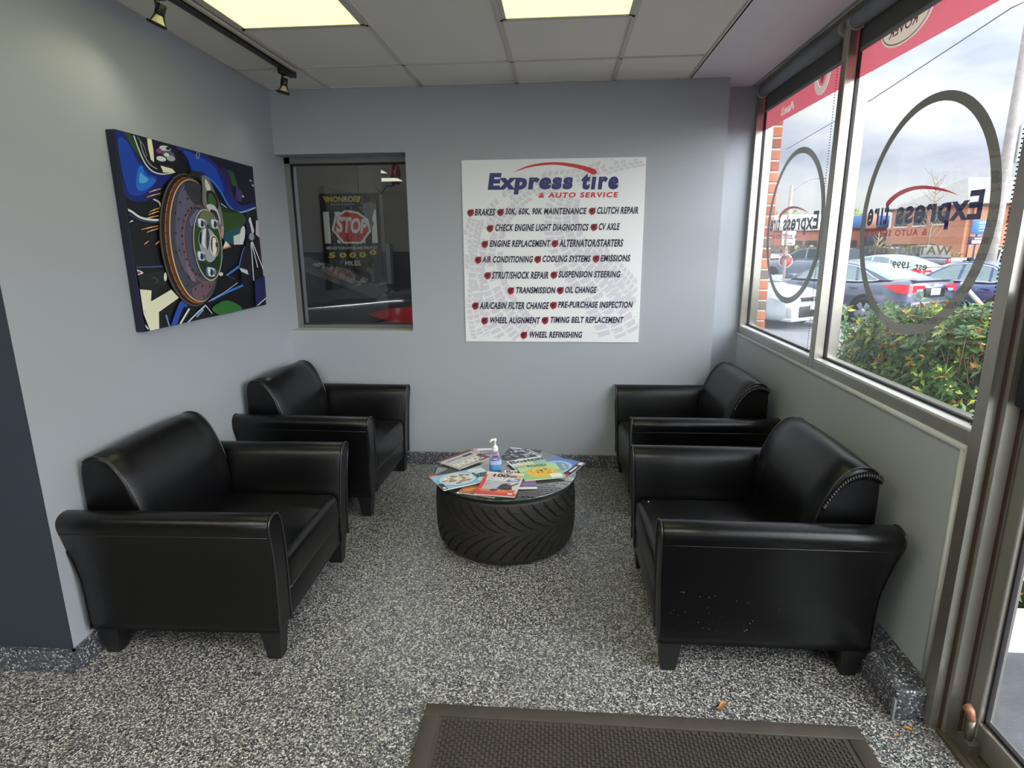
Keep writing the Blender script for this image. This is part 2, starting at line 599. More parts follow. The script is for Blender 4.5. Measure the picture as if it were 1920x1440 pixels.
# ------------------------------------------------------------------ shop-front windows
M_sillal = mat('sill aluminium sky gleam', (222, 222, 220), .35, .1)  # paler than the frame: sky reflection put into the colour
def frame_member(mb, y0, y1, z0, z1, x0=XR, x1=1.40):
    mb.rbox(x0, x1, y0, y1, z0, z1, .003, 1, smooth=False)
def window(name, y0, y1, j0, j1):
    """y0..y1 daylight opening between members; j0, j1 outer limits of the frame it owns"""
    w = thing(name, None, None, (0, 0, 0), kind='structure')
    f = MB()
    if j1 > y1: frame_member(f, y1, j1, .972, 2.62)
    if j0 < y0: frame_member(f, j0, y0, .972, 2.62)
    frame_member(f, y0, y1, .972, 1.018)
    frame_member(f, y0, y1, 2.575, 2.62)
    # inner glazing stops and outer sill slope
    MB().box(XR + .004, GX - .008, y0, y1, 1.016, 1.026).build('sill', M_sillal, w)
    f.box(GX + .008, 1.398, y0, y1, 1.018, 1.030)
    f.build('frame', M_alu, w)
    g = MB()
    t = .007
    for a in ((y0, y0 + t, 1.018, 2.575), (y1 - t, y1, 1.018, 2.575), (y0, y1, 1.018, 1.036), (y0, y1, 2.568, 2.575)):
        g.box(GX - .008, GX + .008, a[0], a[1], a[2], a[3])
    g.build('gasket', M_gask, w)
    MB().box(GX - .003, GX + .003, y0 + .002, y1 - .002, 1.022, 2.573).build('pane', M_glass, w)
    return w
w1 = window('window_1', 3.122, 4.335, 3.066, 4.382)
w2 = window('window_2', 1.868, 3.066, 1.868, 3.066)

# writing and ring on the panes (stuck to the outer face, so it reads backwards from inside)
M_ring = film_mat('decal grey', (92, 90, 82), .28)
M_navy = film_mat('decal navy', (34, 38, 70), .25)
M_redd = film_mat('decal red', (150, 44, 58), .35)
M_tan = film_mat('decal olive', (120, 110, 80), .4)
DX = GX + .0045
def swoosh(fn, mb, mi=0):
    top = smoothline([(0, 0), (.18, .30), (.40, .53), (.60, .60), (.80, .50), (.94, .26), (1.0, .06)], 6)
    bot = smoothline([(1.0, -.02), (.985, -.14), (.955, -.14), (.90, .06), (.78, .30), (.60, .44), (.40, .40), (.18, .22), (0, 0)], 6)
    mb.poly(top + bot, fn, mi)
def decals(w, cy):
    fn = lambda x, y: (DX, cy + x, y)
    r = MB()
    n = 72
    outer = ell(0, 1.684, .430, .4375, n)
    inner = ell(.004, 1.686, .386, .404, n)
    vs = [fn(*q) for q in outer + inner]
    r.add(vs, [(i, (i + 1) % n, n + (i + 1) % n, n + i) for i in range(n)])
    r.build('ring_decal', M_ring, w, label='grey oval ring decal on the glass', recalc=False)
    t = MB()
    put_text(t, 'Express', -.352, .150, 1.640, 1.762, fn, flipv=False, bold=.03, spacing=1.06)
    put_text(t, 't\u0131re', .204, .378, 1.668, 1.757, fn, flipv=False, bold=.03, spacing=1.16)
    t.build('name_decal', M_navy, w, label='navy lettering decal', recalc=False)
    s_ = MB()
    swoosh(lambda u, v: fn(-.225 + u * .465, 1.752 + v * .09), s_)
    s_.build('swoosh_decal', M_redd, w, label='red swoosh decal', recalc=False)
    a = MB()
    put_text(a, '& AUTO SERVICE', -.075, .385, 1.622, 1.647, fn, flipv=False, bold=.03, spacing=1.25)
    a.build('service_decal', M_redd, w, label='small red lettering decal', recalc=False)
    a = MB()
    put_text(a, 'WATERTOWN', -.235, .33, 1.553, 1.585, fn, flipv=False, bold=.03, spacing=1.1)
    a.build('town_decal', M_tan, w, label='olive lettering decal', recalc=False)
    a = MB()
    put_text(a, 'est. 1999', -.108, .128, 1.496, 1.524, fn, flipv=False, bold=.025)
    a.build('year_decal', M_ring, w, label='small grey lettering decal', recalc=False)
decals(w1, 3.685)
decals(w2, 2.44)

# red banner film along the top of the glass with the makers' names
M_red = film_mat('banner red', (190, 92, 104), .6)
M_beige = film_mat('banner beige', (186, 170, 156), .5)
def film(w, y0, y1, hole):
    loops = [[(y0, 2.325), (y1, 2.325), (y1, 2.572), (y0, 2.572)]] + hole
    tri = tessellate_polygon([[Vector((p[0], p[1], 0)) for p in l] for l in loops])
    f = MB().add([(DX + .002, p[0], p[1]) for l in loops for p in l], [tuple(t_) for t_ in tri])
    return f.build('banner_film', M_red, w, recalc=False)
av, af = text2d('Audi', 3.846, 4.052, 2.358, 2.408, flipv=False, bold=.02)
f1 = film(w1, 3.124, 4.333, [ell(3.476, 2.455, .099, .105, 40)[::-1]] + outline_loops(av, af))
f2 = film(w2, 1.87, 3.064, [ell(2.715, 2.455, .181, .090, 48)[::-1]])
LX = DX - .0005
fnl = lambda x, y: (LX, x, y)
a = MB(); put_text(a, 'Audi', 3.846, 4.052, 2.358, 2.408, fnl, flipv=False, bold=.02)
a.build('maker_lettering', M_beige, f1, label='beige lettering', recalc=False)
a = MB()
o1, i1 = ell(3.476, 2.455, .100, .106, 40), ell(3.476, 2.455, .060, .066, 40)
a.add([fnl(*q) for q in o1 + i1], [(i, (i + 1) % 40, 40 + (i + 1) % 40, 40 + i) for i in range(40)])
a.poly([(3.452, 2.42), (3.475, 2.40), (3.495, 2.43), (3.485, 2.50), (3.462, 2.50)], fnl)
q_ = ell(3.476, 2.455, .058, .064, 36)
MB().poly(q_, lambda x, y: (DX + .0015, x, y)).build('emblem_field', M_red, f1, recalc=False)
a.build('maker_emblem', M_beige, f1, label='beige round emblem', recalc=False)
a = MB()
a.poly(ell(2.715, 2.455, .182, .092, 48), fnl)
a.build('maker_oval', M_beige, f2, label='beige oval emblem', recalc=False)
a = MB()
fn2 = lambda x, y: (LX - .0006, x, y)
o1, i1 = ell(2.715, 2.455, .172, .083, 48), ell(2.715, 2.455, .167, .079, 48)
a.add([fn2(*q) for q in o1 + i1], [(i, (i + 1) % 48, 48 + (i + 1) % 48, 48 + i) for i in range(48)])
put_text(a, 'ROVER', 2.625, 2.828, 2.412, 2.450, fn2, flipv=False, bold=.015)
put_text(a, 'LAND', 2.60, 2.78, 2.478, 2.512, fn2, flipv=False, bold=.015)
put_text(a, '-', 2.582, 2.602, 2.452, 2.458, fn2, flipv=False)
a.build('maker_oval_lettering', M_redd, f2, label='red lettering on the oval', recalc=False)

# roller blinds, rolled up
M_roll = mat('blind fabric grey', (136, 140, 145), .8, bump=(300, .3))
M_hang = mat('blind fabric dark', (92, 90, 90), .9)
def blind(y0, y1, label):
    t = thing('roller_blind', label, 'roller blind', (XR + .022, (y0 + y1) / 2, 2.562), group='roller blinds above the windows')
    h = (y1 - y0) / 2
    MB().tube([(0, -h, 0), (0, h, 0)], .035, 20).build('roller', M_roll, t)
    MB().box(.026, .028, -h + .01, h - .01, -.118, -.01).build('fabric', M_hang, t)
    MB().rbox(.022, .032, -h + .008, h - .008, -.132, -.114, .004, 2).build('hem_bar', M_roll, t)
    for s_ in (-1, 1):
        k = MB()
        k.lathe([(.001, 0), (.040, 0), (.040, .006), (.030, .008), (.001, .008)], 24, Matrix.Translation((0, s_ * (h + .002), 0)) @ Matrix.Rotation(-s_ * PI / 2, 4, 'X'))
        k.build('bracket', mat('bracket pale', (176, 176, 172), .4), t)
    yc = -h + .002
    for dx in (-.012, .004):
        c = MB()
        z = -.02
        while z > -1.53:
            M = Matrix.Translation((dx - .008, yc + (.001 if dx > 0 else 0), z))
            c.lathe([(0, -.0035), (.0032, 0), (0, .0035)], 5, M)
            z -= .0125
        c.build('bead_chain', mat('bead chain', (70, 66, 62), .35, .3), t)
    return t
blind(3.155, 4.318, 'rolled grey blind over the farther window by the corner')
blind(1.880, 3.052, 'rolled grey blind over the nearer window with the whole oval')

# near mullion and glazed entrance door
b = MB()
b.box(XR, 1.40, 1.812, 1.868, 0, 2.62)
b.box(XR - .028, XR, 1.785, 1.835, 0, 2.62)
b.box(XR + .004, XR + .044, 1.757, 1.79, 0, 2.62)
b.box(XR + .044, 1.40, 1.772, 1.815, 0, 2.62)
b.box(XR + .05, 1.40, 1.745, 1.775, 0, 2.15)
o = b.build('trim_6', M_alu); o['kind'] = 'structure'
b = MB().box(XR + .001, XR + .006, 1.775, 1.80, 0, 2.62).box(XR + .046, XR + .05, 1.75, 1.76, 0, 2.15)
o = b.build('trim_7', mat('groove bronze', (70, 52, 44), .6)); o['kind'] = 'structure'
b = MB().box(XR - .012, 1.42, .52, 1.775, -.01, .012)
for i in range(5):
    b.box(XR + .01 + i * .022, XR + .018 + i * .022, .52, 1.775, .012, .016)
o = b.build('trim_8', mat('threshold worn metal', (104, 96, 84), .5, .5, noise=(25, .3))); o['kind'] = 'structure'
d = thing('door_1', None, None, (0, 0, 0), kind='structure')
b = MB()
dx0, dx1 = XR + .052, XR + .098
b.rbox(dx0, dx1, 1.692, 1.742, .018, 2.12, .003, 1, smooth=False)
b.rbox(dx0, dx1, .62, .715, .018, 2.12, .003, 1, smooth=False)
b.rbox(dx0, dx1, .715, 1.692, .018, .116, .003, 1, smooth=False)
b.rbox(dx0, dx1, .715, 1.692, 2.03, 2.12, .003, 1, smooth=False)
b.build('door_frame', M_alu, d)
b = MB()
for a in ((1.685, 1.692, .116, 2.03), (.715, .722, .116, 2.03), (.715, 1.692, .116, .126), (.715, 1.692, 2.02, 2.03)):
    b.box(dx0 + .016, dx0 + .030, a[0], a[1], a[2], a[3])
b.build('gasket', M_gask, d)
MB().box(dx0 + .020, dx0 + .026, .718, 1.689, .119, 2.025).build('pane', M_glass, d)
b = MB()
b.rbox(dx0 - .05, dx0 - .008, 1.63, 1.736, 1.14, 1.46, .012, 3)
b.box(dx0 - .010, dx0 + .002, 1.67, 1.72, 1.16, 1.42)
b.lathe([(.001, 0), (.007, 0), (.007, .003), (.001, .004)], 12, Matrix.Translation((dx0, 1.695, 1.10)) @ Matrix.Rotation(-PI / 2, 4, 'Y'))
b.build('lock_case', M_black, d)
b = MB()
b.box(dx0 - .038, dx0 - .002, 1.66, 1.72, .012, .055)
b.tube([(dx0 - .022, 1.69, .05), (dx0 - .022, 1.69, .125)], .011, 10)
b.build('floor_bolt', M_aludk, d)
b = MB()
b.tube([(dx0 - .022, 1.69, .122), (dx0 - .025, 1.70, .15), (dx0 - .030, 1.715, .16)], [.012, .014, .016], 10)
b.build('bolt_knob', mat('rusty bronze', (150, 104, 84), .5, .3, noise=(80, .3)), d, label='rust-coloured knob')
# glazing of the shop front beyond the door (beside and behind the viewer)
w3 = thing('window_3', None, None, (0, 0, 0), kind='structure')
b = MB()
frame_member(b, .46, .60, 0, 2.62); frame_member(b, -.30, .46, .97, 1.02); frame_member(b, -.30, .46, 2.575, 2.62)
frame_member(b, .60, 1.745, 2.13, 2.19); frame_member(b, .60, 1.745, 2.575, 2.62)
b.build('frame', M_alu, w3)
b = MB().box(GX - .003, GX + .003, -.30, .46, 1.0, 2.58).box(GX - .003, GX + .003, .60, 1.745, 2.18, 2.58)
b.build('pane', M_glass, w3)

# ------------------------------------------------------------------ shop window in the back wall and the workshop behind
w4 = thing('window_4', None, None, (0, 0, 0), kind='structure')
b = MB()
y0, y1 = 4.292, 4.332
b.box(-1.975, -1.915, y0, y1, .995, 2.205)
b.box(-1.965, -1.043, y0 - .0, y1, 2.165, 2.205)
b.box(-1.965, -1.043, y0 + .02, y1, .995, 1.03)
b.box(-1.06, -1.043, y0 + .02, y1, .995, 2.205)
b.build('frame', mat('shop window frame', (120, 122, 120), .45, .3), w4)
b = MB()
for a in ((-1.922, -1.912, 1.03, 2.165), (-1.066, -1.056, 1.03, 2.165), (-1.92, -1.06, 2.152, 2.166), (-1.92, -1.06, 1.028, 1.036)):
    b.box(a[0], a[1], y0 + .006, y1 - .002, a[2], a[3])
b.build('gasket', M_gask, w4)
o = MB().box(-.435, .435, -.003, .003, 1.02, 2.17).build('pane', M_glassshop, w4, (-1.49, y0 + .029, 0))
o.rotation_euler = (0, 0, .027)                     # the pane sits a hair out of true in its frame
M_sill = mat('shop window sill', (176, 178, 176), .5)
sbox('trim_9', (-1.965, -1.043, YB + .004, y0 + .02, .985, 1.000), M_sill, kind='structure')

M_block = mat('painted blockwork', (98, 98, 94), .7, noise=(3, .12))
M_blue = mat('workshop navy band', (28, 32, 48), .5)
b = MB().box(-7.5, 1.3, 8.0, 8.1, -.02, 3.6)
for z in [.4 * i for i in range(0, 9)]:
    b.box(-7.5, 1.3, 7.996, 8.0, z - .004, z + .004, 1)
b.box(-2.70, -2.66, 7.985, 8.0, 1.52, 3.6, 1)
o = b.build('wall_workshop', [M_block, mat('mortar grey', (96, 96, 94), .8)]); o['kind'] = 'structure'
o = sbox('wall_workshop_band', (-7.5, 1.3, 7.985, 8.0, 0, 1.515), M_blue, kind='structure')
b = MB().box(-7.6, -7.5, 4.5, 8.1, -.02, 3.6).box(1.3, 1.4, 4.5, 8.1, -.02, 3.6).box(-7.6, -2.12, 4.4, 4.5, -.02, 3.6).box(-7.6, 1.4, 4.44, 4.5, 2.85, 3.6)
o = b.build('wall_workshop_side', M_block); o['kind'] = 'structure'
sbox('floor_workshop', (-7.6, 1.4, 4.4, 8.1, -.12, 0), mat('workshop concrete', (96, 96, 94), .6, noise=(4, .15)), kind='structure')
sbox('ceiling_workshop', (-7.6, 1.4, 4.4, 8.1, 3.6, 3.7), mat('workshop ceiling', (70, 70, 70), .8), kind='structure')
sbox('trim_10', (-2.30, -2.245, 7.86, 7.985, .6, 1.62), mat('pale workshop post', (120, 126, 130), .6), kind='structure')

# poster on the workshop wall
M_pbk = mat('poster black', (34, 33, 33), .45)
M_pye = mat('poster yellow', (176, 170, 40), .5)
M_pre = mat('poster red', (172, 40, 34), .5)
M_pwh = mat('poster white', (190, 196, 190), .5)
M_pgr = mat('poster grey', (98, 98, 94), .5)
hp = homography([(10, 185), (890, 180), (965, 1400), (95, 1400)], [(-.40, 1.02), (.40, 1.02), (.40, -.02), (-.40, -.02)])
t = thing('poster', 'black workshop poster with a red STOP octagon behind the shop window', 'poster', (-2.79, 7.98, 1.245))
MB().box(-.40, .40, -.012, -.002, -.02, 1.025).build('sheet', M_pbk, t)
def pf(k):
    return lambda x, y: (hp(x, y)[0], -.0125 - k * .0008, hp(x, y)[1])
for q in ([(66, 455), (155, 452), (190, 930), (100, 935)], [(240, 455), (320, 452), (330, 560), (250, 560)], [(800, 560), (850, 340), (890, 925), (805, 925)], [(275, 870), (325, 900), (325, 930), (285, 925)], [(660, 880), (700, 860), (705, 925), (665, 925)]):
    MB().poly(q, pf(0)).build('pale_bar', M_pwh, t, recalc=False, label='pale bar')
b = MB()
b.poly([(640, 390), (690, 320), (780, 310), (860, 340), (865, 410), (820, 430), (800, 560), (830, 640), (790, 720), (740, 560), (660, 460)], pf(1))
b.build('figure_print', M_pgr, t, recalc=False, label='grey shape gripping the sign')
octo = [(400, 425), (590, 455), (745, 565), (790, 750), (650, 940), (370, 935), (197, 725), (245, 520)]
cx, cy = 492, 690
b = MB(); b.poly(octo, pf(2)); b.build('octagon_border', M_pwh, t, recalc=False)
b = MB(); b.poly([(cx + (x - cx) * .88, cy + (y - cy) * .88) for x, y in octo], pf(3)); b.build('octagon', M_pre, t, recalc=False)
b = MB()
hq = homography([(0, 0), (100, 0), (100, 100), (0, 100)], [(275, 515), (740, 565), (715, 790), (262, 768)])
put_text(b, 'STOP', 0, 100, 0, 100, lambda x, y: pf(4)(*hq(x, y)), bold=.045)
b.build('stop_lettering', M_pwh, t, recalc=False)
b = MB()
put_text(b, 'REPLACE YOUR SHOCKS AND STRUTS AT', 118, 880, 980, 1022, pf(2), bold=.02)
b.build('slogan_lettering', M_pwh, t, recalc=False)
b = MB(); put_text(b, 'MILES.', 398, 645, 1200, 1272, pf(2), bold=.02)
b.build('miles_lettering', M_pwh, t, recalc=False)
b = MB(); put_text(b, 'SHOCKS & STRUTS', 180, 525, 332, 354, pf(2), spacing=1.3)
b.build('subtitle_lettering', M_pwh, t, recalc=False)
b = MB()
put_text(b, 'MONROE', 135, 575, 222, 308, pf(2), bold=.03)
b.build('name_lettering', M_pye, t, recalc=False)
b = MB()
b2 = MB()
for k in range(4):
    b.poly([(56 + k * 14, 225 + k * 22), (140, 225 + k * 22), (142, 240 + k * 22), (68 + k * 14, 240 + k * 22)], pf(2))
    b2.poly([(575, 225 + k * 22), (635 - k * 8, 225 + k * 22), (630 - k * 8, 240 + k * 22), (575, 240 + k * 22)], pf(2))
for ch, x0, y0 in (('5', 150, 1070), ('0', 312, 1070), ('0', 460, 1070), ('0', 610, 1065), ('0', 765, 1035)):
    e_ = MB(); put_text(e_, ch, x0, x0 + 105, y0, y0 + (85 if x0 < 700 else 76), pf(2), bold=.05)
    e_.build('digit', M_pye, t, recalc=False)
b.build('wing_stripes', M_pye, t, recalc=False)
b2.build('wing_stripes', M_pye, t, recalc=False)
# red hose reel hanging at the workshop ceiling
t = thing('hose_reel', 'dark red hose reel hanging at the right edge of the shop window', 'hose reel', (-1.86, 6.9, 2.37))
M_reel = mat('dark red reel', (92, 30, 34), .5)
MB().lathe([(.03, -.03), (.11, -.03), (.11, -.02), (.06, -.02), (.06, .02), (.11, .02), (.11, .03), (.03, .03)], 28, Matrix.Rotation(PI / 2, 4, 'Y')).build('drum', M_reel, t)
MB().tube([(0, 0, .05), (0, 0, 1.42)], .022, 8).build('hanger', M_black, t)
MB().tube(smoothline([(-.02, 0, -.10), (-.06, .02, -.12), (-.11, .02, -.11), (-.15, 0, -.16), (-.18, 0, -.20), (-.21, 0, -.15), (-.24, 0, -.12)], 5), .008, 8).build('hose', M_black, t)
# ------------------------------------------------------------------ armchairs
def make_chair():
    t = thing('armchair', None, None)
    # arm outline seen from the front (y, z), outward side positive
    prof = [(.416, .132), (.419, .25), (.423, .38), (.432, .47), (.446, .535), (.458, .578), (.456, .606), (.440, .624), (.412, .631),
            (.384, .626), (.362, .610), (.347, .582), (.334, .52), (.322, .44), (.314, .34), (.310, .22), (.309, .132)]
    pr = smoothline(prof, 3)
    cy = .38
    def xb(z):
        k = min(1, max(0, (z - .30) / .30))
        return -.388 - .040 * k * k * (3 - 2 * k)
    def xf(z):
        k = min(1, max(0, (z - .2) / .4))
        return .382 + .016 * k
    for sgn in (1, -1):
        rings = []
        for (s_, off, ins) in ((0, 0, .016), (0, .003, .006), (0, .012, 0), (.25, 0, 0), (.5, 0, 0), (.75, 0, 0), (1, -.010, 0), (1, -.002, .003), (1, 0, .010)):
            ring = []
            for y, z in pr:
                x = xb(z) * (1 - s_) + xf(z) * s_ + off
                yy = y + (cy - y) * ins / .06
                zz = z + (.40 - z) * ins / .25
                ring.append((x, sgn * yy, zz))
            rings.append(ring)
        a = MB().loft(rings).build('armrest', M_leather, t)
        path = [(xf(z) + .001, sgn * (y + (cy - y) * .05), z) for y, z in pr]
        MB().tube(path, .0042, 6).build('piping', M_pipe, a)
        seam = [(xb(.556) * (1 - k) + xf(.556) * k, sgn * .4525, .556) for k in (0.0, .2, .4, .6, .8, .99)]
        MB().tube(seam, .0016, 5).build('seam', M_pipe, a)
        pb = [(xb(z) + .004, sgn * y, z) for y, z in pr[:len(pr) * 2 // 3]]
        MB().tube(pb, .0035, 6).build('piping', M_pipe, a)
    # seat cushion, softly crowned, rolled front
    def puff(p):
        u = min(1, max(0, (p.x + .26) / .64)); v = p.y / .312
        crown = .022 * max(0, 1 - v * v) * math.sin(PI * min(1, .15 + .85 * u))
        if p.z > .33: return (p.x, p.y, p.z + crown)
        return p
    MB().rbox(-.26, .386, -.311, .311, .236, .402, .036, 5, fn=puff, cuts=7).build('seat', M_leather, t)
    MB().rbox(.31, .380, -.311, .311, .134, .254, .005, 3).build('front_rail', M_leather, t)
    MB().tube([(.3785, -.309, .2545), (.3785, .309, .2545)], .0042, 6).build('piping', M_pipe, t)
    MB().box(-.37, .33, -.312, .312, .136, .25).build('base', M_black, t)
    # back: profile (x, z) swept across, ends softened
    bp = [(-.386, .134), (-.386, .40), (-.386, .62), (-.385, .765), (-.372, .798), (-.340, .814), (-.298, .811), (-.262, .788), (-.226, .738), (-.196, .672),
          (-.174, .600), (-.160, .52), (-.150, .43), (-.148, .34), (-.16, .25), (-.2, .134)]
    bpp = smoothline(bp, 3)
    cxm, czm = -.275, .55
    rings = []
    for yy, ins in ((-.322, .030), (-.320, .012), (-.312, .0), (-.2, -.004), (-.07, -.007), (.07, -.007), (.2, -.004), (.312, 0), (.320, .012), (.322, .030)):
        rings.append([(x + (cxm - x) * ins / .12 if x > -.37 else x, yy, z + ((czm - z) * ins / .3 if z > .5 else 0)) for x, z in bpp])
    bk = MB().loft(rings).build('backrest', M_leather, t)
    for s_ in (-1, 1):
        path = [(x + (cxm - x) * .02, s_ * .319, z) for x, z in bpp if z > .55 and x > -.38]
        MB().tube(path, .0034, 6).build('piping', M_pipe, bk)
    for (lx, ly) in ((.332, .366), (.332, -.366), (-.335, .352), (-.335, -.352)):
        l = MB()
        h0, h1 = .041, .027
        sx = .012 if lx > 0 else -.010
        l.loft([[(lx + sx * .3 + dx * h1, ly + dy * h1, 0) for dx, dy in ((-1, -1), (1, -1), (1, 1), (-1, 1))],
                [(lx + dx * h0, ly + dy * h0, .140) for dx, dy in ((-1, -1), (1, -1), (1, 1), (-1, 1))]], smooth=False)
        l.build('leg', M_legs, t)
    return t
chair = make_chair()
spots = [(-1.462, 2.345, math.radians(1.8), 'black leather armchair by the left wall below the brake disc canvas, nearer the viewer'),
         (-1.480, 3.635, math.radians(-1.2), 'black leather armchair in the corner under the shop window'),
         (.808, 3.715, math.radians(181.2), 'black leather armchair in the far corner under the window wall'),
         (.766, 2.405, math.radians(180.3), 'black leather armchair with scuffed side by the window wall, next to the speckled base block')]
chairs = []
for i, (x, y, a, lab) in enumerate(spots):
    c = chair if i == 0 else copy_tree(chair)
    c.location = (x, y, 0)
    c.rotation_euler = (0, 0, a)
    tag(c, lab, 'armchair', 'black armchairs around the tyre table')
    chairs.append(c)
# gathered leather at the ends of the two backs by the windows
M_gath = mat('gathered leather', (24, 24, 26), .32, spec=.6)
for c in chairs[2:]:
    g = MB()
    pts = smoothline([(-.388, .770), (-.350, .786), (-.305, .782), (-.262, .757), (-.228, .712), (-.200, .660)], 5)
    for i in range(0, len(pts)):
        x, z = pts[i]
        g.tube([(x - .004, .318, z + .012), (x, .330, z + .002), (x + .002, .328, z - .016)], [.003, .006, .002], 5)
    g.build('gathers', M_gath, c)
# pale scuffs on the side of the nearest right chair
rs = random.Random(3)
g = MB()
for i in range(34):
    x = rs.uniform(-.05, .36); z = rs.uniform(.20, .36)
    r = rs.uniform(.0008, .0022)
    g.poly(ell(x, z, r, r * rs.uniform(.6, 1), 6), lambda u, w: (u, .4245, w))
g.build('scuff_marks', mat('scuff pale', (120, 118, 114), .8), chairs[3], recalc=False, label='pale scuff marks')['kind'] = 'stuff'
g = MB().lathe([(.001, 0), (.004, 0), (.003, .002), (.001, .002)], 8, Matrix.Translation((.335, -.245, .408)))
g.build('tear', M_white, chairs[3], label='tiny white tear')

# ------------------------------------------------------------------ tyre table
TX, TY = -.287, 3.052
TR, TH = .384, .376
t = thing('tyre_table', 'low round table made of a wide black tyre under a glass top', 'table', (TX, TY, 0))
prof = [(.20, .030), (.245, .012), (.300, .004), (.335, .010), (.358, .026), (.372, .050)]
NZ = 84
zt = [.050 + (TH - .078) * i / NZ for i in range(NZ + 1)]
full = [(r, z, False) for r, z in prof]
full += [(TR - .012 * abs(2 * (z - zt[0]) / (zt[-1] - zt[0]) - 1) ** 3, z, True) for z in zt[1:-1]]
full += [(r, TH - z, False) for r, z in prof[::-1]]
full += [(.19, TH - .05, False), (.185, TH / 2, False), (.19, .05, False)]
NA = 960
PITCH = 2 * PI / 36
def groove(th, v, r):
    """carved depth (m) of the directional tread at angle th and height v in -1..1"""
    a = abs(v)
    sweep = .62 * a ** .45 if v > 0 else .62 * a ** .45 + .08
    u = (th + sweep) % PITCH / PITCH
    d = 0
    k = int(((th + sweep) // PITCH) % 2)
    lim = .06 if k == 0 else .34
    wid = .060 + .06 * a
    e = min(u, 1 - u)
    if a > lim and e < wid:
        d = .0105
    # cross links joining the sweeping grooves
    for lk, lo in ((.40, 0), (.72, 1)):
        aa = a + .10 * (u - .5)
        if abs(aa - lk) < .010 and (k == lo):
            d = max(d, .005)
    if abs(a - .06) < .011:
        d = max(d, .0045)
    return d
vs = []
zc, zh = (zt[0] + zt[-1]) / 2, (zt[-1] - zt[0]) / 2
for r, z, tread in full:
    v = (z - zc) / zh
    for k in range(NA):
        th = 2 * PI * k / NA
        rr = r
        if tread:
            rr -= groove(th, v, r)
        vs.append((rr * math.cos(th), rr * math.sin(th), z))
fs = []
NP = len(full)
for i in range(NP):
    j = (i + 1) % NP
    for k in range(NA):
        q = (k + 1) % NA
        fs.append((i * NA + k, i * NA + q, j * NA + q, j * NA + k))
MB().add(vs, fs, 0, False).build('tyre', M_rubber, t)
g = MB()
g.lathe([(.001, .378), (.384, .378), (.388, .380), (.388, .386), (.384, .388), (.001, .388)], 96)
g.build('glass_top', M_glasstop, t)
MB().lathe([(.3886, .3795), (.3894, .381), (.3894, .3855), (.3886, .3865)], 96, caps=False).build('glass_edge', M_glassedge, t)
ZT = .3885

# ------------------------------------------------------------------ magazines
M_page = mat('magazine pages', (222, 220, 212), .6)
INK = {}
def ink(rgb):
    if rgb not in INK:
        INK[rgb] = mat('magazine ink %d %d %d' % rgb, rgb, .32)
    return INK[rgb]
def magazine(label, near_left, far_left, width, z, th, ground, prints, texts, name='magazine', flip=False):
    """near_left -> far_left: the spine-side edge in world xy; cover is drawn in 0..1 (x right, y up)"""
    a = Vector((near_left[0], near_left[1])); b_ = Vector((far_left[0], far_left[1]))
    up = b_ - a
    h = up.length
    ang = math.atan2(up.y, up.x) - PI / 2
    if width < 0: width = -width
    t = thing(name, label, 'magazine', (a.x, a.y, z), ang, 'magazines spread on the tyre table')
    MB().rbox(.001, width - .001, .001, h - .001, 0, th - .0006, .0012, 1, smooth=False).build('pages', M_page, t)
    if flip:
        fn = lambda k: (lambda x, y: (width * (1 - x), h * (1 - y), th + k * .00022))
    else:
        fn = lambda k: (lambda x, y: (width * x, h * y, th + k * .00022))
    MB().box(0, width, 0, h, th - .0007, th).build('cover', ink(ground), t)
    mats, idx = [], {}
    m = MB()
    for k, (c, pts) in enumerate(prints):
        if c not in idx:
            idx[c] = len(mats); mats.append(ink(c))
        m.poly(pts, fn(1 + k * .35), idx[c])
    if prints: m.build('cover_picture', mats, t, recalc=False)
    mats, idx = [], {}
    m = MB()
    for c, body, x0, x1, y0, y1 in texts:
        if c not in idx:
            idx[c] = len(mats); mats.append(ink(c))
        put_text(m, body, x0, x1, y0, y1, fn(2 + len(prints) * .35), idx[c], flipv=False, bold=.03)
    if texts: m.build('lettering', mats, t, recalc=False)
    return t
R = lambda x0, y0, x1, y1: [(x0, y0), (x1, y0), (x1, y1), (x0, y1)]
rs = random.Random(11)
def blobs(n, cx, cy, rx, ry, r, cols, seed=1, ring=False):
    q = random.Random(seed)
    out = []
    for i in range(n):
        a = q.uniform(0, 2 * PI); d = (q.uniform(.55, .95) if ring else math.sqrt(q.random()))
        if ring: a = 2 * PI * i / n
        x, y = cx + rx * d * math.cos(a), cy + ry * d * math.sin(a)
        out.append((q.choice(cols), ell(x, y, r * q.uniform(.6, 1.2), r * q.uniform(.35, .8), 10, q.uniform(0, PI))))
    return out
L0, L1, L2, L3 = ZT, ZT + .0065, ZT + .013, ZT + .0195
magazine('cookery magazine with carrots and yellow vegetables, mostly under the movies one', (-.500, 2.735), (-.435, 2.965), .20, L0, .0055, (150, 112, 78),
         [((104, 72, 54), R(0, .5, 1, 1)), ((216, 118, 62), ell(.30, .22, .26, .10, 14, .4)), ((226, 140, 84), ell(.42, .35, .24, .07, 14, .5)), ((214, 196, 66), ell(.72, .12, .18, .11, 14))] +
         blobs(9, .72, .13, .15, .09, .06, [(236, 214, 72), (150, 160, 52), (226, 196, 60)], 4), [])
magazine('magazine with a tomato red corner sticking out past the oyster cover', (-.700, 2.895), (-.590, 3.070), .20, L0, .004, (70, 66, 60),
         [((190, 84, 56), ell(.10, .24, .16, .16, 16)), ((222, 130, 92), ell(.08, .26, .08, .06, 12))], [])
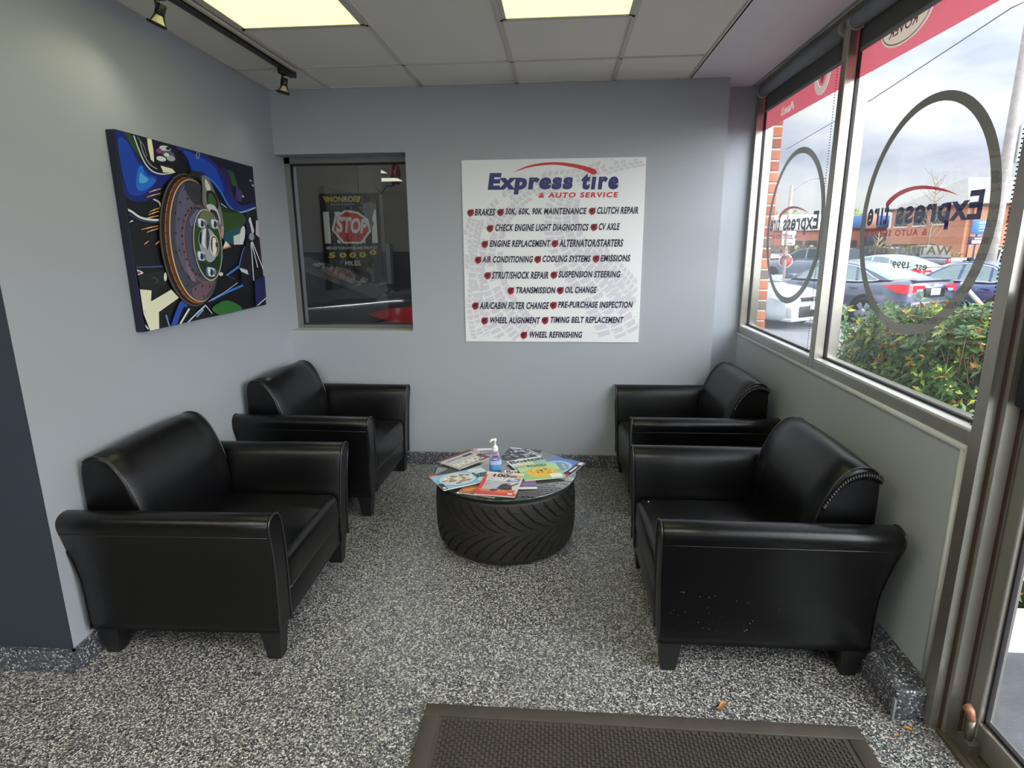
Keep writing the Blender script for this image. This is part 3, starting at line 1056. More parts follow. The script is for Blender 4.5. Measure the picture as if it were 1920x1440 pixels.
magazine('lilac magazine with a white address label at the far edge of the glass', (-.475, 3.165), (-.513, 3.385), .150, L0, .005, (184, 172, 196),
         [((214, 150, 168), R(0, 0, .13, 1)), ((238, 238, 236), R(.16, .84, .74, .97)), ((206, 120, 140), R(0, .02, 1, .10))],
         [((88, 70, 110), 'LIVING', .25, .92, .66, .77), ((46, 34, 66), 'CANCER', .25, .92, .48, .60)])
magazine('dark magazine with many silver ovals on its cover behind the sanitizer', (-.345, 3.205), (-.290, 3.425), .205, L0, .005, (70, 72, 82),
         [((196, 200, 212), R(0, .90, .42, 1.0))] + blobs(46, .5, .45, .52, .50, .09, [(176, 178, 190), (206, 208, 216), (120, 122, 136), (150, 150, 166)], 8), [])
magazine('blue magazine with a plate, black masthead strip at the window side', (-.140, 3.030), (-.020, 3.275), .20, L0, .0055, (92, 132, 196),
         [((168, 200, 232), ell(.42, .50, .42, .34, 26)), ((126, 150, 180), ell(.42, .50, .33, .26, 22)), ((40, 36, 44), R(.80, 0, 1, 1)), ((196, 62, 52), ell(.90, .14, .10, .10, 14)), ((232, 226, 230), R(.84, .80, .97, .95)), ((230, 230, 232), R(.87, .36, .93, .70))] +
         blobs(14, .42, .5, .28, .22, .05, [(206, 200, 188), (96, 110, 140), (228, 226, 222)], 6), [])
magazine('dark red edged magazine with big cream letters at the wall side of the table', (-.540, 3.025), (-.690, 3.140), .255, L1, .005, (178, 174, 178),
         [((110, 52, 50), R(0, .86, 1, 1.0)), ((196, 192, 198), R(.05, .45, .95, .85)), ((58, 56, 62), R(.60, .62, .88, .76)), ((126, 74, 76), R(.70, .02, 1, .30)), ((90, 66, 66), R(.86, .3, 1, .5))],
         [((242, 238, 214), 'SNOBOL', .06, .86, .12, .42), ((60, 56, 60), 'BOSTON', .10, .60, .64, .72)], flip=False)
magazine('Boston city magazine lying under the green pasta cover', (-.210, 2.995), (-.295, 3.165), .215, L1, .005, (214, 224, 226),
         [((150, 190, 178), R(.55, .1, 1, .9)), ((214, 210, 170), R(.3, .3, .62, .7))], [((30, 32, 36), 'Boston', .05, .98, .70, .94)])
magazine('purple and white city magazine half under the movies one', (-.262, 2.775), (-.290, 3.020), .160, L1, .006, (196, 184, 196),
         [((238, 236, 232), R(0, .80, 1, 1)), ((126, 84, 120), R(0, .22, 1, .50)), ((92, 92, 140), R(0, .05, 1, .20)), ((170, 120, 130), R(.3, .5, 1, .62)), ((224, 224, 226), R(.0, 0, 1, .06))],
         [((30, 28, 30), 'Boston', .06, .97, .82, .98)])
magazine('green magazine with a bowl of pasta on the cover', (-.170, 2.872), (-.232, 3.075), .225, L2, .006, (150, 196, 130),
         [((176, 214, 160), R(0, .55, 1, 1)), ((206, 184, 120), ell(.52, .42, .40, .34, 30)), ((228, 186, 70), ell(.52, .42, .36, .30, 28)), ((196, 168, 140), ell(.10, .90, .14, .10, 14)), ((232, 234, 238), R(.66, .04, .94, .28)), ((90, 180, 172), ell(.05, .30, .07, .07, 14))] +
         blobs(30, .52, .42, .30, .24, .05, [(238, 204, 96), (214, 160, 52), (120, 112, 52), (244, 220, 128)], 21),
         [((88, 120, 60), 'FOOD', .26, .74, .80, .95)])
magazine('pale blue magazine with a plate of oysters on the cover', (-.568, 2.722), (-.672, 2.880), .300, L2, .007, (150, 186, 214),
         [((196, 214, 222), R(.70, 0, 1, 1)), ((106, 168, 214), ell(.40, .50, .36, .47, 34)), ((176, 214, 236), ell(.40, .52, .33, .43, 32)), ((212, 204, 190), ell(.40, .52, .29, .37, 28)), ((60, 58, 60), R(0, .0, .09, .42)), ((226, 224, 222), R(.02, .04, .07, .16))] +
         blobs(14, .40, .52, .27, .34, .065, [(238, 236, 226), (150, 128, 106), (226, 220, 206)], 2, True) + blobs(8, .40, .52, .14, .17, .05, [(238, 236, 226), (160, 140, 112), (206, 214, 214)], 3, True) +
         [((206, 222, 224), ell(.40, .52, .06, .08, 12))],
         [((40, 50, 62), 'Boston', .72, .98, .30, .70)])
magazine('red magazine headed 100 must see movies at the near edge of the table', (-.408, 2.672), (-.375, 2.968), .203, L3, .007, (206, 202, 200),
         [((206, 58, 44), [(0, 0), (1, 0), (1, .10), (.16, .14), (.05, .86), (0, .86)]), ((226, 212, 210), R(0, .90, 1, 1)), ((196, 92, 70), R(.10, .10, .95, .24)), ((176, 180, 190), R(.10, .24, .62, .60)),
          ((218, 140, 108), ell(.26, .20, .22, .04, 12)), ((46, 44, 58), [(.46, .26), (.54, .46), (.66, .52), (.80, .44), (.86, .26), (.70, .22)]), ((206, 124, 112), ell(.71, .50, .05, .045, 12)),
          ((226, 120, 70), ell(.60, .17, .20, .06, 14)), ((90, 40, 50), ell(.42, .20, .10, .05, 12)), ((96, 130, 190), [(.62, .56), (.95, .62), (.95, .74), (.66, .70)]), ((196, 214, 232), ell(.80, .66, .10, .03, 12)),
          ((150, 110, 100), ell(.74, .82, .13, .06, 14)), ((220, 176, 110), R(.84, .76, .98, .88)), ((70, 60, 80), [(.72, .30), (.95, .50), (.95, .56), (.70, .36)]), ((222, 210, 200), R(.80, .05, .92, .11)), ((216, 150, 120), ell(.20, .44, .06, .05, 12))],
         [((28, 26, 28), '100', .22, .62, .76, .90), ((240, 238, 236), 'MUST SEE', .14, .80, .67, .745), ((240, 238, 236), 'MOVIES', .12, .60, .58, .66), ((150, 60, 60), 'GLOBE', .30, .66, .92, .97)])

# ------------------------------------------------------------------ hand sanitizer
t = thing('sanitizer_bottle', 'clear pump bottle of blue hand sanitizer on the glass top', 'bottle', (-.343, 3.052, ZT + .0003), .15)
M_bott = glass_mat('clear plastic', (.93, .96, .98), 1.0, .03)
M_gel = mat('blue gel', (96, 168, 220), .15)
def sect(rx, ry, z, n=24, p=2.6):
    return [((abs(math.cos(a)) ** (2 / p)) * math.copysign(rx, math.cos(a)), (abs(math.sin(a)) ** (2 / p)) * math.copysign(ry, math.sin(a)), z) for a in [2 * PI * i / n for i in range(n)]]
MB().loft([sect(.030, .020, 0), sect(.034, .023, .004), sect(.034, .023, .088), sect(.031, .021, .100), sect(.018, .016, .110, p=2.1), sect(.0125, .0125, .114, p=2)]).build('bottle', M_bott, t)
MB().loft([sect(.0285, .0185, .003), sect(.0325, .0215, .006), sect(.0325, .0215, .070)]).build('gel', M_gel, t)
l = MB()
l.loft([[(x, y - .0004, z) for x, y, z in sect(.0343, .0233, z_) if y < .004] for z_ in (.040, .062)], cap0=False, cap1=False, closed=False)
l.build('label_lower', mat('label lilac', (190, 190, 224), .4), t)
b = MB().rbox(-.017, .017, -.0252, -.0238, .086, .094, .0005, 1)
b.build('label_red', mat('label dark red', (150, 40, 60), .4), t)
b = MB().rbox(-.016, .016, -.0252, -.0238, .064, .081, .0005, 1)
lb = b.build('label_blue', mat('label violet blue', (74, 66, 150), .4), t)
b = MB(); put_text(b, 'PURELL', -.013, .013, .068, .077, lambda x, y: (x, -.0256, y), flipv=False, bold=.03)
b.build('lettering', M_white, t, recalc=False)
b = MB().lathe([(.001, .112), (.0155, .112), (.0165, .118), (.0155, .135), (.010, .143), (.0052, .147), (.0052, .168), (.007, .170), (.0085, .176), (.0075, .183), (.001, .185)], 18)
b.tube(smoothline([(0, 0, .176), (-.014, -.004, .178), (-.024, -.006, .172), (-.027, -.007, .164)], 4), [.006] * 9 + [.004] * 4, 8)
b.build('pump', M_white, t)

# ------------------------------------------------------------------ brake disc canvas on the left wall
aw = math.atan2(YB - YLF, XLB - XLF)            # direction of the left wall towards the back
wdir = Vector((math.cos(aw), math.sin(aw), 0)); wn = Vector((wdir.y, -wdir.x, 0))
def onwall(y): return Vector((XLF + (XLB - XLF) * (y - YLF) / (YB - YLF), y, 0))
cs = onwall(2.478) + wn * .042; ce = onwall(3.700) + wn * .042
cl = (ce - cs).length
t = thing('canvas_picture', 'canvas print of a brake disc and blue car body on the left wall', 'picture', tuple(onwall(2.478) + Vector((0, 0, 1.232))), aw)
CH = .842
# local: x along the wall, y towards the wall (negative = into the room)
MB().rbox(0, cl, -.042, -.001, 0, CH, .003, 2, smooth=False).build('stretcher', mat('canvas edge navy', (12, 16, 44), .6), t)
hc = homography([(140, 78), (1073, 312), (1180, 1183), (365, 1357)], [(0, CH), (cl, CH), (cl, 0), (0, 0)])
cols, idx = [], {}
art = MB()
layer = [0]
def clampc(u, w): return (min(cl, max(0, u)), min(CH, max(0, w)))
def P(rgb, pts):
    if rgb not in idx:
        idx[rgb] = len(cols); cols.append(mat('canvas ink %d %d %d' % rgb, rgb, .42))
    k = layer[0]; layer[0] += 1
    off = -.0425 - k * .00009
    pp = [clampc(*hc(x, y)) for x, y in pts]
    clean = [pp[0]]
    for q in pp[1:]:
        if (q[0] - clean[-1][0]) ** 2 + (q[1] - clean[-1][1]) ** 2 > 1e-9: clean.append(q)
    if len(clean) > 2: art.poly(clean, lambda u, w: (u, off, w), idx[rgb])
def Ln(rgb, pts, w, k=5): P(rgb, stroke(smoothline(pts, k), w))
P((9, 11, 22), [(140, 78), (1073, 312), (1180, 1183), (365, 1357)])
P((14, 34, 116), smoothline([(140, 80), (215, 98), (262, 190), (310, 270), (390, 335), (470, 362), (545, 372), (500, 405), (455, 452), (390, 515), (300, 540), (215, 492), (188, 330)], 4, True))
P((24, 62, 168), smoothline([(160, 150), (225, 160), (300, 290), (380, 360), (430, 395), (370, 470), (300, 500), (225, 450)], 4, True))
P((34, 110, 214), smoothline([(300, 330), (330, 310), (355, 370), (420, 395), (400, 430), (330, 470), (290, 440)], 4, True))
P((86, 168, 236), smoothline([(318, 352), (340, 372), (372, 398), (340, 420), (310, 410)], 4, True))
P((38, 70, 34), [(202, 98), (248, 112), (322, 240), (310, 258), (262, 196)])
P((16, 18, 34), [(250, 112), (352, 136), (390, 320), (330, 280)])
Ln((206, 214, 220), [(268, 120), (305, 210), (345, 290), (400, 345), (470, 362), (545, 350)], 8)
Ln((150, 160, 176), [(310, 150), (335, 230), (380, 300), (430, 330)], 6)
Ln((120, 130, 150), [(292, 128), (340, 190), (356, 250)], 5)
P((232, 228, 196), [(358, 136), (388, 142), (402, 210), (408, 288), (386, 272), (366, 200)])
P((24, 18, 44), [(395, 145), (560, 185), (560, 300), (420, 290)])
for (x, y, a, b_, c) in ((480, 200, 40, 18, (206, 206, 216)), (500, 235, 46, 20, (90, 90, 110)), (455, 265, 34, 16, (216, 220, 226)), (520, 262, 30, 18, (170, 176, 190)), (440, 215, 20, 16, (140, 70, 130)), (500, 200, 16, 10, (40, 40, 60)), (490, 240, 18, 12, (226, 226, 230))):
    P(c, ell(x, y, a, b_, 16, .2))
P((236, 232, 206), [(450, 308), (530, 328), (552, 352), (470, 352)])
P((18, 40, 128), smoothline([(558, 188), (700, 224), (850, 262), (985, 292), (1050, 400), (1095, 545), (1000, 605), (930, 575), (868, 500), (800, 420), (740, 370), (660, 345), (610, 270)], 4, True))
P((24, 70, 186), smoothline([(600, 215), (690, 240), (800, 300), (850, 380), (880, 470), (820, 420), (740, 350), (660, 330)], 4, True))
P((12, 12, 40), [(756, 236), (985, 292), (1073, 312), (1096, 540), (1000, 560), (955, 520), (900, 390), (830, 300)])
P((40, 30, 86), [(850, 310), (905, 330), (940, 480), (900, 440)])
P((46, 84, 60), [(905, 330), (945, 350), (975, 440), (935, 430)])
P((60, 60, 110), [(965, 430), (1010, 480), (1000, 540), (960, 520)])
for x, y in ((1060, 400), (1075, 430), (1010, 500)): P((190, 196, 214), ell(x, y, 10, 5, 8, .8))
Ln((58, 140, 236), [(720, 362), (790, 395), (860, 470), (910, 555), (985, 600), (1096, 568)], 9)
Ln((196, 216, 240), [(860, 545), (930, 588), (1000, 602), (1096, 572)], 5)
P((150, 160, 180), ell(700, 240, 12, 26, 14)); P((18, 32, 96), ell(700, 238, 6, 18, 12))
Ln((6, 8, 16), [(575, 215), (620, 260), (650, 340)], 16)
# left spring and bracket details
for y0_, x0_, w_ in ((470, 372, 80), (500, 360, 90), (592, 380, 66), (612, 372, 72), (640, 340, 100), (705, 325, 115), (722, 360, 80), (800, 345, 30), (800, 420, 30)):
    Ln((206, 140, 70), [(x0_, y0_ + 8), (x0_ + w_ * .5, y0_ - 6), (x0_ + w_, y0_ - 16)], 7)
    Ln((244, 226, 190), [(x0_ + w_ * .3, y0_), (x0_ + w_ * .6, y0_ - 8)], 4)
Ln((196, 206, 222), [(400, 520), (440, 540), (450, 570)], 10)
Ln((222, 226, 232), [(165, 578), (240, 592), (310, 634), (380, 650), (445, 652)], 13)
Ln((60, 80, 130), [(190, 600), (250, 622), (320, 655), (440, 668)], 7)
Ln((216, 220, 226), [(182, 682), (225, 672), (265, 656)], 8)
Ln((70, 86, 140), [(232, 948), (340, 950), (470, 944)], 8)
P((226, 214, 216), smoothline([(232, 968), (300, 966), (340, 986), (300, 1000), (240, 1002)], 4, True)); P((120, 60, 84), ell(300, 984, 22, 9, 12))
P((20, 28, 26), [(300, 1000), (480, 960), (500, 1060), (320, 1080)])
Ln((60, 96, 70), [(400, 1010), (440, 1030), (420, 1050)], 6)
P((232, 228, 202), [(300, 1092), (396, 1096), (394, 1166), (530, 1090), (582, 1142), (448, 1232), (452, 1336), (392, 1350), (344, 1244), (322, 1150)])
Ln((206, 208, 216), [(268, 1156), (320, 1200), (360, 1240)], 8); Ln((190, 196, 210), [(280, 1240), (330, 1290), (380, 1340)], 10)
P((226, 226, 220), ell(488, 1010, 10, 28, 14))
# green and chrome right of the disc
P((44, 80, 34), smoothline([(826, 575), (900, 572), (1000, 608), (1028, 650), (1000, 690), (880, 722), (850, 640)], 4, True))
P((26, 48, 24), [(850, 560), (930, 580), (980, 610), (860, 600)])
P((34, 84, 96), [(872, 732), (998, 690), (1012, 806), (886, 800)])
P((216, 220, 214), [(945, 752), (1005, 730), (1012, 804), (950, 806)])
P((226, 230, 230), ell(1005, 745, 18, 58, 20, .12))
P((24, 26, 60), [(1020, 600), (1062, 590), (1058, 680), (1085, 770), (1040, 780)])
P((206, 212, 222), [(1050, 655), (1064, 652), (1086, 720), (1072, 745)]); P((226, 230, 236), ell(1055, 650, 8, 18, 10))
P((150, 156, 170), ell(1068, 755, 18, 24, 14)); P((196, 190, 204), [(1095, 650), (1112, 655), (1120, 760), (1095, 740)])
P((216, 122, 110), [(868, 838), (930, 820), (905, 795)]); P((240, 232, 222), [(872, 828), (892, 782), (920, 812)])
for a_, b_ in (((1064, 790), (1086, 1032)), ((1068, 790), (1112, 950)), ((1072, 786), (1150, 962)), ((1066, 795), (1050, 900))):
    Ln((216, 222, 230), [a_, b_], 6, 1)
P((14, 16, 34), [(990, 900), (1030, 800), (1060, 800), (1080, 1030), (1000, 1050)])
Ln((96, 146, 214), [(986, 940), (1000, 870), (1020, 820)], 5)
P((206, 214, 228), [(985, 950), (1040, 965), (1050, 995), (1000, 975)])
P((70, 120, 190), ell(850, 880, 24, 30, 16)); P((190, 206, 226), ell(855, 870, 10, 14, 12)); P((226, 224, 206), ell(862, 992, 14, 12, 12))
Ln((66, 122, 206), [(900, 1000), (985, 942)], 14, 1); Ln((50, 70, 110), [(905, 1002), (955, 1025)], 5, 1)
Ln((56, 116, 210), [(800, 1156), (890, 1112), (1012, 1062)], 14); Ln((196, 206, 226), [(780, 1165), (880, 1110), (975, 1045)], 4)
P((30, 34, 90), [(1090, 1030), (1160, 1000), (1172, 1150), (1100, 1190)])
P((46, 106, 48), smoothline([(802, 1208), (905, 1156), (1012, 1214), (870, 1248)], 3, True))
Ln((206, 214, 228), [(1110, 1190), (1172, 1140)], 6, 1)
Ln((30, 76, 176), [(545, 1320), (600, 1180), (640, 1190)], 36); Ln((216, 226, 236), [(590, 1306), (650, 1210)], 12, 1)
Ln((206, 216, 232), [(640, 1298), (700, 1240), (760, 1188)], 8); Ln((120, 170, 230), [(700, 1262), (745, 1215)], 10, 1); Ln((200, 206, 214), [(760, 1190), (805, 1240)], 6, 1)
Ln((120, 160, 220), [(492, 1250), (515, 1320)], 8, 1)
# the disc
tl = math.radians(-8)
P((26, 24, 28), ell(640, 776, 198, 428, 60, tl)); P((96, 84, 74), ell(642, 776, 193, 421, 60, tl)); P((22, 20, 22), ell(646, 776, 190, 415, 60, tl))
P((168, 96, 44), ell(660, 778, 180, 402, 60, tl)); P((96, 54, 28), ell(664, 778, 176, 396, 60, tl))
for k in range(0, 34, 2):                               # vanes between the two faces
    a = math.radians(100 + k * 5)
    x, y = 662 + 178 * math.cos(a) * math.cos(tl) - 399 * math.sin(a) * math.sin(tl), 778 + 178 * math.cos(a) * math.sin(tl) + 399 * math.sin(a) * math.cos(tl)
    if x < 640: Ln((70, 38, 20), [(x - 9, y - 3), (x + 9, y + 3)], 6, 1)
P((214, 186, 150), ell(676, 780, 168, 390, 60, tl)); P((70, 68, 82), ell(680, 780, 164, 385, 60, tl))
P((94, 92, 116), smoothline([(560, 500), (620, 420), (690, 470), (640, 640), (620, 800), (640, 980), (600, 950), (545, 780)], 4, True))
P((128, 110, 128), smoothline([(660, 600), (700, 590), (650, 700), (635, 820), (650, 950), (690, 1040), (640, 1000), (610, 820)], 4, True))
P((110, 86, 96), smoothline([(700, 1060), (790, 1020), (815, 1040), (760, 1130), (700, 1160), (660, 1100)], 4, True))
P((54, 54, 64), smoothline([(600, 420), (660, 410), (720, 440), (725, 520), (700, 560), (640, 520)], 4, True))
cc = ell(718, 800, 118, 246, 60, tl)
P((146, 90, 72), cc); P((78, 76, 98), ell(722, 800, 113, 240, 60, tl))
P((110, 110, 150), smoothline([(640, 650), (690, 585), (720, 600), (660, 690)], 4, True))
for ring_, (rx, ry) in enumerate(((150, 352), (140, 318), (128, 284), (100, 214))):
    for k in range(26):
        a = 2 * PI * (k + .5 * ring_) / 26 + .1
        if k % 3 == ring_ % 3 or ring_ == 3:
            x = 690 + rx * math.cos(a) * math.cos(tl) - ry * math.sin(a) * math.sin(tl); y = 784 + rx * math.cos(a) * math.sin(tl) + ry * math.sin(a) * math.cos(tl)
            P((16, 16, 24), ell(x, y, 4.5, 8, 8))
# caliper
P((34, 32, 38), smoothline([(600, 385), (650, 345), (720, 360), (730, 420), (700, 400), (650, 375)], 4, True))
P((118, 120, 122), smoothline([(712, 372), (760, 392), (800, 470), (840, 560), (866, 680), (862, 770), (838, 740), (800, 650), (748, 590), (720, 540), (716, 450)], 4, True))
P((222, 222, 216), smoothline([(735, 390), (770, 440), (765, 470), (740, 450)], 4, True)); P((24, 24, 30), smoothline([(748, 470), (800, 480), (830, 560), (800, 590), (755, 560)], 4, True))
P((54, 96, 44), smoothline([(762, 480), (795, 500), (812, 560), (780, 570), (756, 530)], 4, True)); P((206, 206, 200), smoothline([(745, 560), (800, 560), (840, 640), (835, 690), (800, 640)], 4, True))
P((50, 46, 50), smoothline([(770, 590), (815, 600), (840, 690), (800, 670)], 4, True)); P((196, 150, 120), smoothline([(852, 690), (866, 700), (860, 760), (846, 740)], 4, True))
# hub plate, barrel and studs
P((196, 198, 190), ell(757, 808, 96, 228, 50, tl)); P((48, 74, 40), ell(758, 808, 91, 221, 50, tl))
P((116, 120, 92), smoothline([(700, 620), (740, 590), (800, 620), (830, 700), (760, 680), (700, 690)], 4, True))
P((30, 50, 28), smoothline([(680, 860), (720, 960), (790, 1020), (840, 940), (830, 880), (760, 930)], 4, True))
P((166, 172, 182), smoothline([(694, 760), (715, 712), (760, 704), (800, 740), (826, 790), (826, 850), (800, 905), (760, 912), (710, 840)], 4, True))
P((226, 230, 234), smoothline([(725, 716), (745, 712), (735, 790), (745, 830), (720, 800)], 4, True)); P((24, 24, 30), smoothline([(700, 740), (715, 725), (712, 800), (700, 790)], 4, True))
P((60, 66, 80), smoothline([(745, 715), (760, 712), (770, 780), (752, 840)], 4, True))
P((206, 206, 200), ell(800, 812, 32, 70, 30, tl)); P((90, 84, 60), ell(803, 812, 26, 60, 28, tl)); P((238, 238, 226), smoothline([(790, 770), (812, 775), (818, 850), (795, 870)], 4, True)); P((40, 38, 40), [(808, 790), (826, 800), (812, 830)])
for bx_, by_ in ((712, 668), (800, 672), (712, 875), (780, 975)):
    P((80, 98, 130), ell(bx_ - 18, by_, 20, 34, 18, tl)); P((200, 210, 222), smoothline([(bx_ - 24, by_ - 26), (bx_ + 26, by_ - 16), (bx_ + 34, by_ + 12), (bx_ + 20, by_ + 32), (bx_ - 16, by_ + 26)], 3, True))
    P((40, 50, 74), ell(bx_ + 4, by_ + 6, 11, 22, 14, tl)); P((236, 240, 244), ell(bx_ - 12, by_ - 6, 7, 16, 12, tl)); P((110, 124, 150), ell(bx_ + 24, by_ + 6, 9, 20, 14, tl))
art.build('print', cols, t, recalc=False, label='printed brake disc picture')

# ------------------------------------------------------------------ service sign on the back wall
t = thing('service_sign', 'large white wall sign listing tyre shop services under a red swoosh', 'sign', (-.664, YB, .929))
SW, SH = 1.212, 1.218
MB().rbox(0, SW, -.006, -.0005, 0, SH, .001, 1, smooth=False).build('board', mat('sign board white', (232, 234, 238), .35), t)
hs = homography([(55, 72), (1372, 62), (1312, 1365), (90, 1362)], [(0, SH), (SW, SH), (SW, 0), (0, 0)])
def sf(k): return lambda x, y: (hs(x, y)[0], -.0063 - k * .0006, hs(x, y)[1])
inside = lambda q: 0 < q[0] < SW and 0 < q[1] < SH
# pale tyre tracks printed in the background
tr = MB()
rs = random.Random(5)
def track(center, w0, w1, n, k0):
    c = smoothline(center, n)
    for i in range(len(c) - 1):
        a, b_ = Vector(c[i]), Vector(c[i + 1])
        d = (b_ - a); nrm = Vector((-d.y, d.x)).normalized()
        k = i / (len(c) - 1)
        w = w0 + (w1 - w0) * k
        for (u0, u1, sk) in ((-1, -.62, .5), (-.56, -.08, .25), (-.02, .44, -.25), (.50, .98, -.5)):
            if rs.random() < .10: continue
            sh = d * sk
            q = [a + nrm * w * u0 + sh * u0 * 1.4, a + nrm * w * u1 + sh * u1 * 1.4, a + d * .74 + nrm * w * (u1 - .03) + sh * u1 * 1.4, a + d * .74 + nrm * w * (u0 + .03) + sh * u0 * 1.4]
            if rs.random() < .5:
                m_ = (q[1] + q[2]) / 2
                q = [q[0], q[1], q[1].lerp(q[2], .4), m_.lerp(q[0], .25), q[2], q[3]]
            if all(inside(hs(p_.x, p_.y)) for p_ in q): tr.poly([(p_.x, p_.y) for p_ in q], sf(k0 + .08 * rs.random()))
        for _ in range(5):
            p_ = a + d * rs.random() + nrm * w * rs.uniform(-1.1, 1.1)
            e_ = ell(p_.x, p_.y, rs.uniform(2, 7), rs.uniform(2, 6), 6, rs.uniform(0, PI))
            if all(inside(hs(*q)) for q in e_): tr.poly(e_, sf(k0 + .12 + .08 * rs.random()))
track([(1340, 85), (1130, 120), (900, 200), (700, 230), (500, 300), (360, 420), (270, 560), (240, 700), (230, 880), (300, 1080), (420, 1250), (520, 1350)], 42, 165, 5, 0)
track([(160, 500), (130, 640), (150, 800), (140, 960), (130, 1100), (150, 1250), (170, 1340)], 60, 95, 4, .25)
track([(800, 340), (770, 450), (780, 580), (830, 720), (930, 860), (1050, 1010), (1150, 1160), (1230, 1320)], 110, 190, 4, .5)
track([(1000, 700), (1120, 850), (1210, 960), (1290, 1060)], 70, 110, 4, .75)
tr.build('tyre_track_print', mat('sign print lilac grey', (213, 210, 221), .35), t, recalc=False, label='pale lilac tyre tracks')
for body, x0, x1, y0, y1 in (('Express', 246, 848, 166, 320), ('t\u0131re', 908, 1172, 172, 290)):
    nv = MB()
    put_text(nv, body, x0, x1, y0, y1, lambda x, y: sf(2)(x + (285 - y) * .13, y), bold=.058, spacing=1.16 if body[0] == 'E' else 1.26)
    nv.build('name_word', mat('sign navy', (34, 42, 112), .35), t, recalc=False, label='navy name lettering')
rd = MB()
rd.poly(smoothline([(428, 163), (520, 122), (620, 100), (730, 93), (850, 104), (950, 126), (1010, 146)], 5) + smoothline([(1018, 152), (1024, 166), (1016, 180), (1002, 184)], 3) +
        smoothline([(990, 182), (930, 152), (850, 130), (740, 112), (620, 116), (520, 134), (430, 164)], 5), sf(3))
put_text(rd, '& AUTO SERVICE', 612, 1172, 308, 346, lambda x, y: sf(2)(x + (327 - y) * .17, y), bold=.035, spacing=1.25)
rd.build('red_lettering', mat('sign red', (200, 34, 46), .35), t, recalc=False, label='red swoosh and second line')
rows = [(441, 50, [('BRAKES', 152, 303), ('30K, 60K, 90K MAINTENANCE', 370, 953), ('CLUTCH REPAIR', 1022, 1322)], [122, 337, 990]),
        (555, 50, [('CHECK ENGINE LIGHT DIAGNOSTICS', 298, 967), ('CV AXLE', 1034, 1186)], [262, 1002]),
        (667, 49, [('ENGINE REPLACEMENT', 260, 696), ('ALTERNATOR/STARTERS', 757, 1212)], [225, 725]),
        (778, 48, [('AIR CONDITIONING', 207, 572), ('COOLING SYSTEMS', 636, 981), ('EMISSIONS', 1048, 1261)], [177, 603, 1016]),
        (889, 47, [('STRUT/SHOCK REPAIR', 276, 687), ('SUSPENSION STEERING', 750, 1191)], [245, 718]),
        (998, 46, [('TRANSMISSION', 444, 732), ('OIL CHANGE', 795, 1022)], [411, 763]),
        (1103, 46, [('AIR/CABIN FILTER CHANGE', 189, 686), ('PRE-PURCHASE INSPECTION', 747, 1276)], [158, 714]),
        (1209, 45, [('WHEEL ALIGNMENT', 258, 622), ('TIMING BELT REPLACEMENT', 690, 1211)], [224, 655]),
        (1312, 45, [('WHEEL REFINISHING', 540, 921)], [504])]
M_sink = mat('sign ink dark navy', (38, 36, 66), .35); M_sbul = mat('sign bullet red', (150, 34, 48), .35); M_stick = mat('sign tick dark', (34, 20, 30), .35)
for y, h, items, dots in rows:
    for body, x0, x1 in items:
        yy = y + (690 - (x0 + x1) / 2) * .0075
        tx = MB(); put_text(tx, body, x0 + 3, x1 - 4, yy - h / 2, yy + h / 2 + (5 if ',' in body or '/' in body else 0), lambda x, yv, c=yy: sf(2)(x + (c - yv) * .16, yv), bold=.036, spacing=1.1)
        tx.build('service_line', M_sink, t, recalc=False)
    for dx_ in dots:
        yy = y + (690 - dx_) * .0075
        bu, ck = MB(), MB()
        bu.poly(ell(dx_, yy + 3, 24, 25, 22), sf(1))
        bu.poly([(dx_ - 2, yy + 14), (dx_ + 24, yy - 30), (dx_ + 24, yy), (dx_ + 12, yy + 20)], sf(1.3))
        bu.poly([(dx_ - 14, yy + 18), (dx_ + 6, yy + 18), (dx_ - 4, yy + 34)], sf(1.3))
        ck.poly([(dx_ - 17, yy - 4), (dx_ - 9, yy - 12), (dx_ - 3, yy - 1), (dx_ + 13, yy - 22), (dx_ + 17, yy - 16), (dx_ - 2, yy + 13)], sf(2))
        bo = bu.build('bullet', M_sbul, t, recalc=False)
        ck.build('tick', M_stick, bo, recalc=False)

# ------------------------------------------------------------------ entrance mat, leaves
t = thing('door_mat', 'dark brown ribbed rubber mat on the speckled floor', 'mat', (.281, 1.16, 0))
M_mat = mat('mat rubber', (66, 60, 54), .7, noise=(12, .12))
HW, HD = .737, .607
MB().rbox(-HW, HW, -HD, HD, 0, .005, .002, 1, smooth=False).build('sheet', M_mat, t)
b = MB()
for a in ((-HW, HW, HD - .055, HD), (-HW, HW, -HD, -HD + .055), (-HW, -HW + .055, -HD + .055, HD - .055), (HW - .055, HW, -HD + .055, HD - .055)):
    b.rbox(a[0], a[1], a[2], a[3], .004, .0095, .0025, 2)
b.build('border', M_mat, t)
b = MB()
x = -HW + .075
i = 0
while x < HW - .07:
    y = -HD + .08 + (.011 if i % 2 else 0)
    while y < HD - .075:
        if y > -.02:                                   # the half the photograph shows
            b.box(x, x + .0075, y, y + .016, .004, .0105)
        y += .0225
    x += .0135
    i += 1
b.build('ribs', M_mat, t)
M_leaf = mat('dry leaf tan', (178, 128, 74), .7, noise=(60, .3))
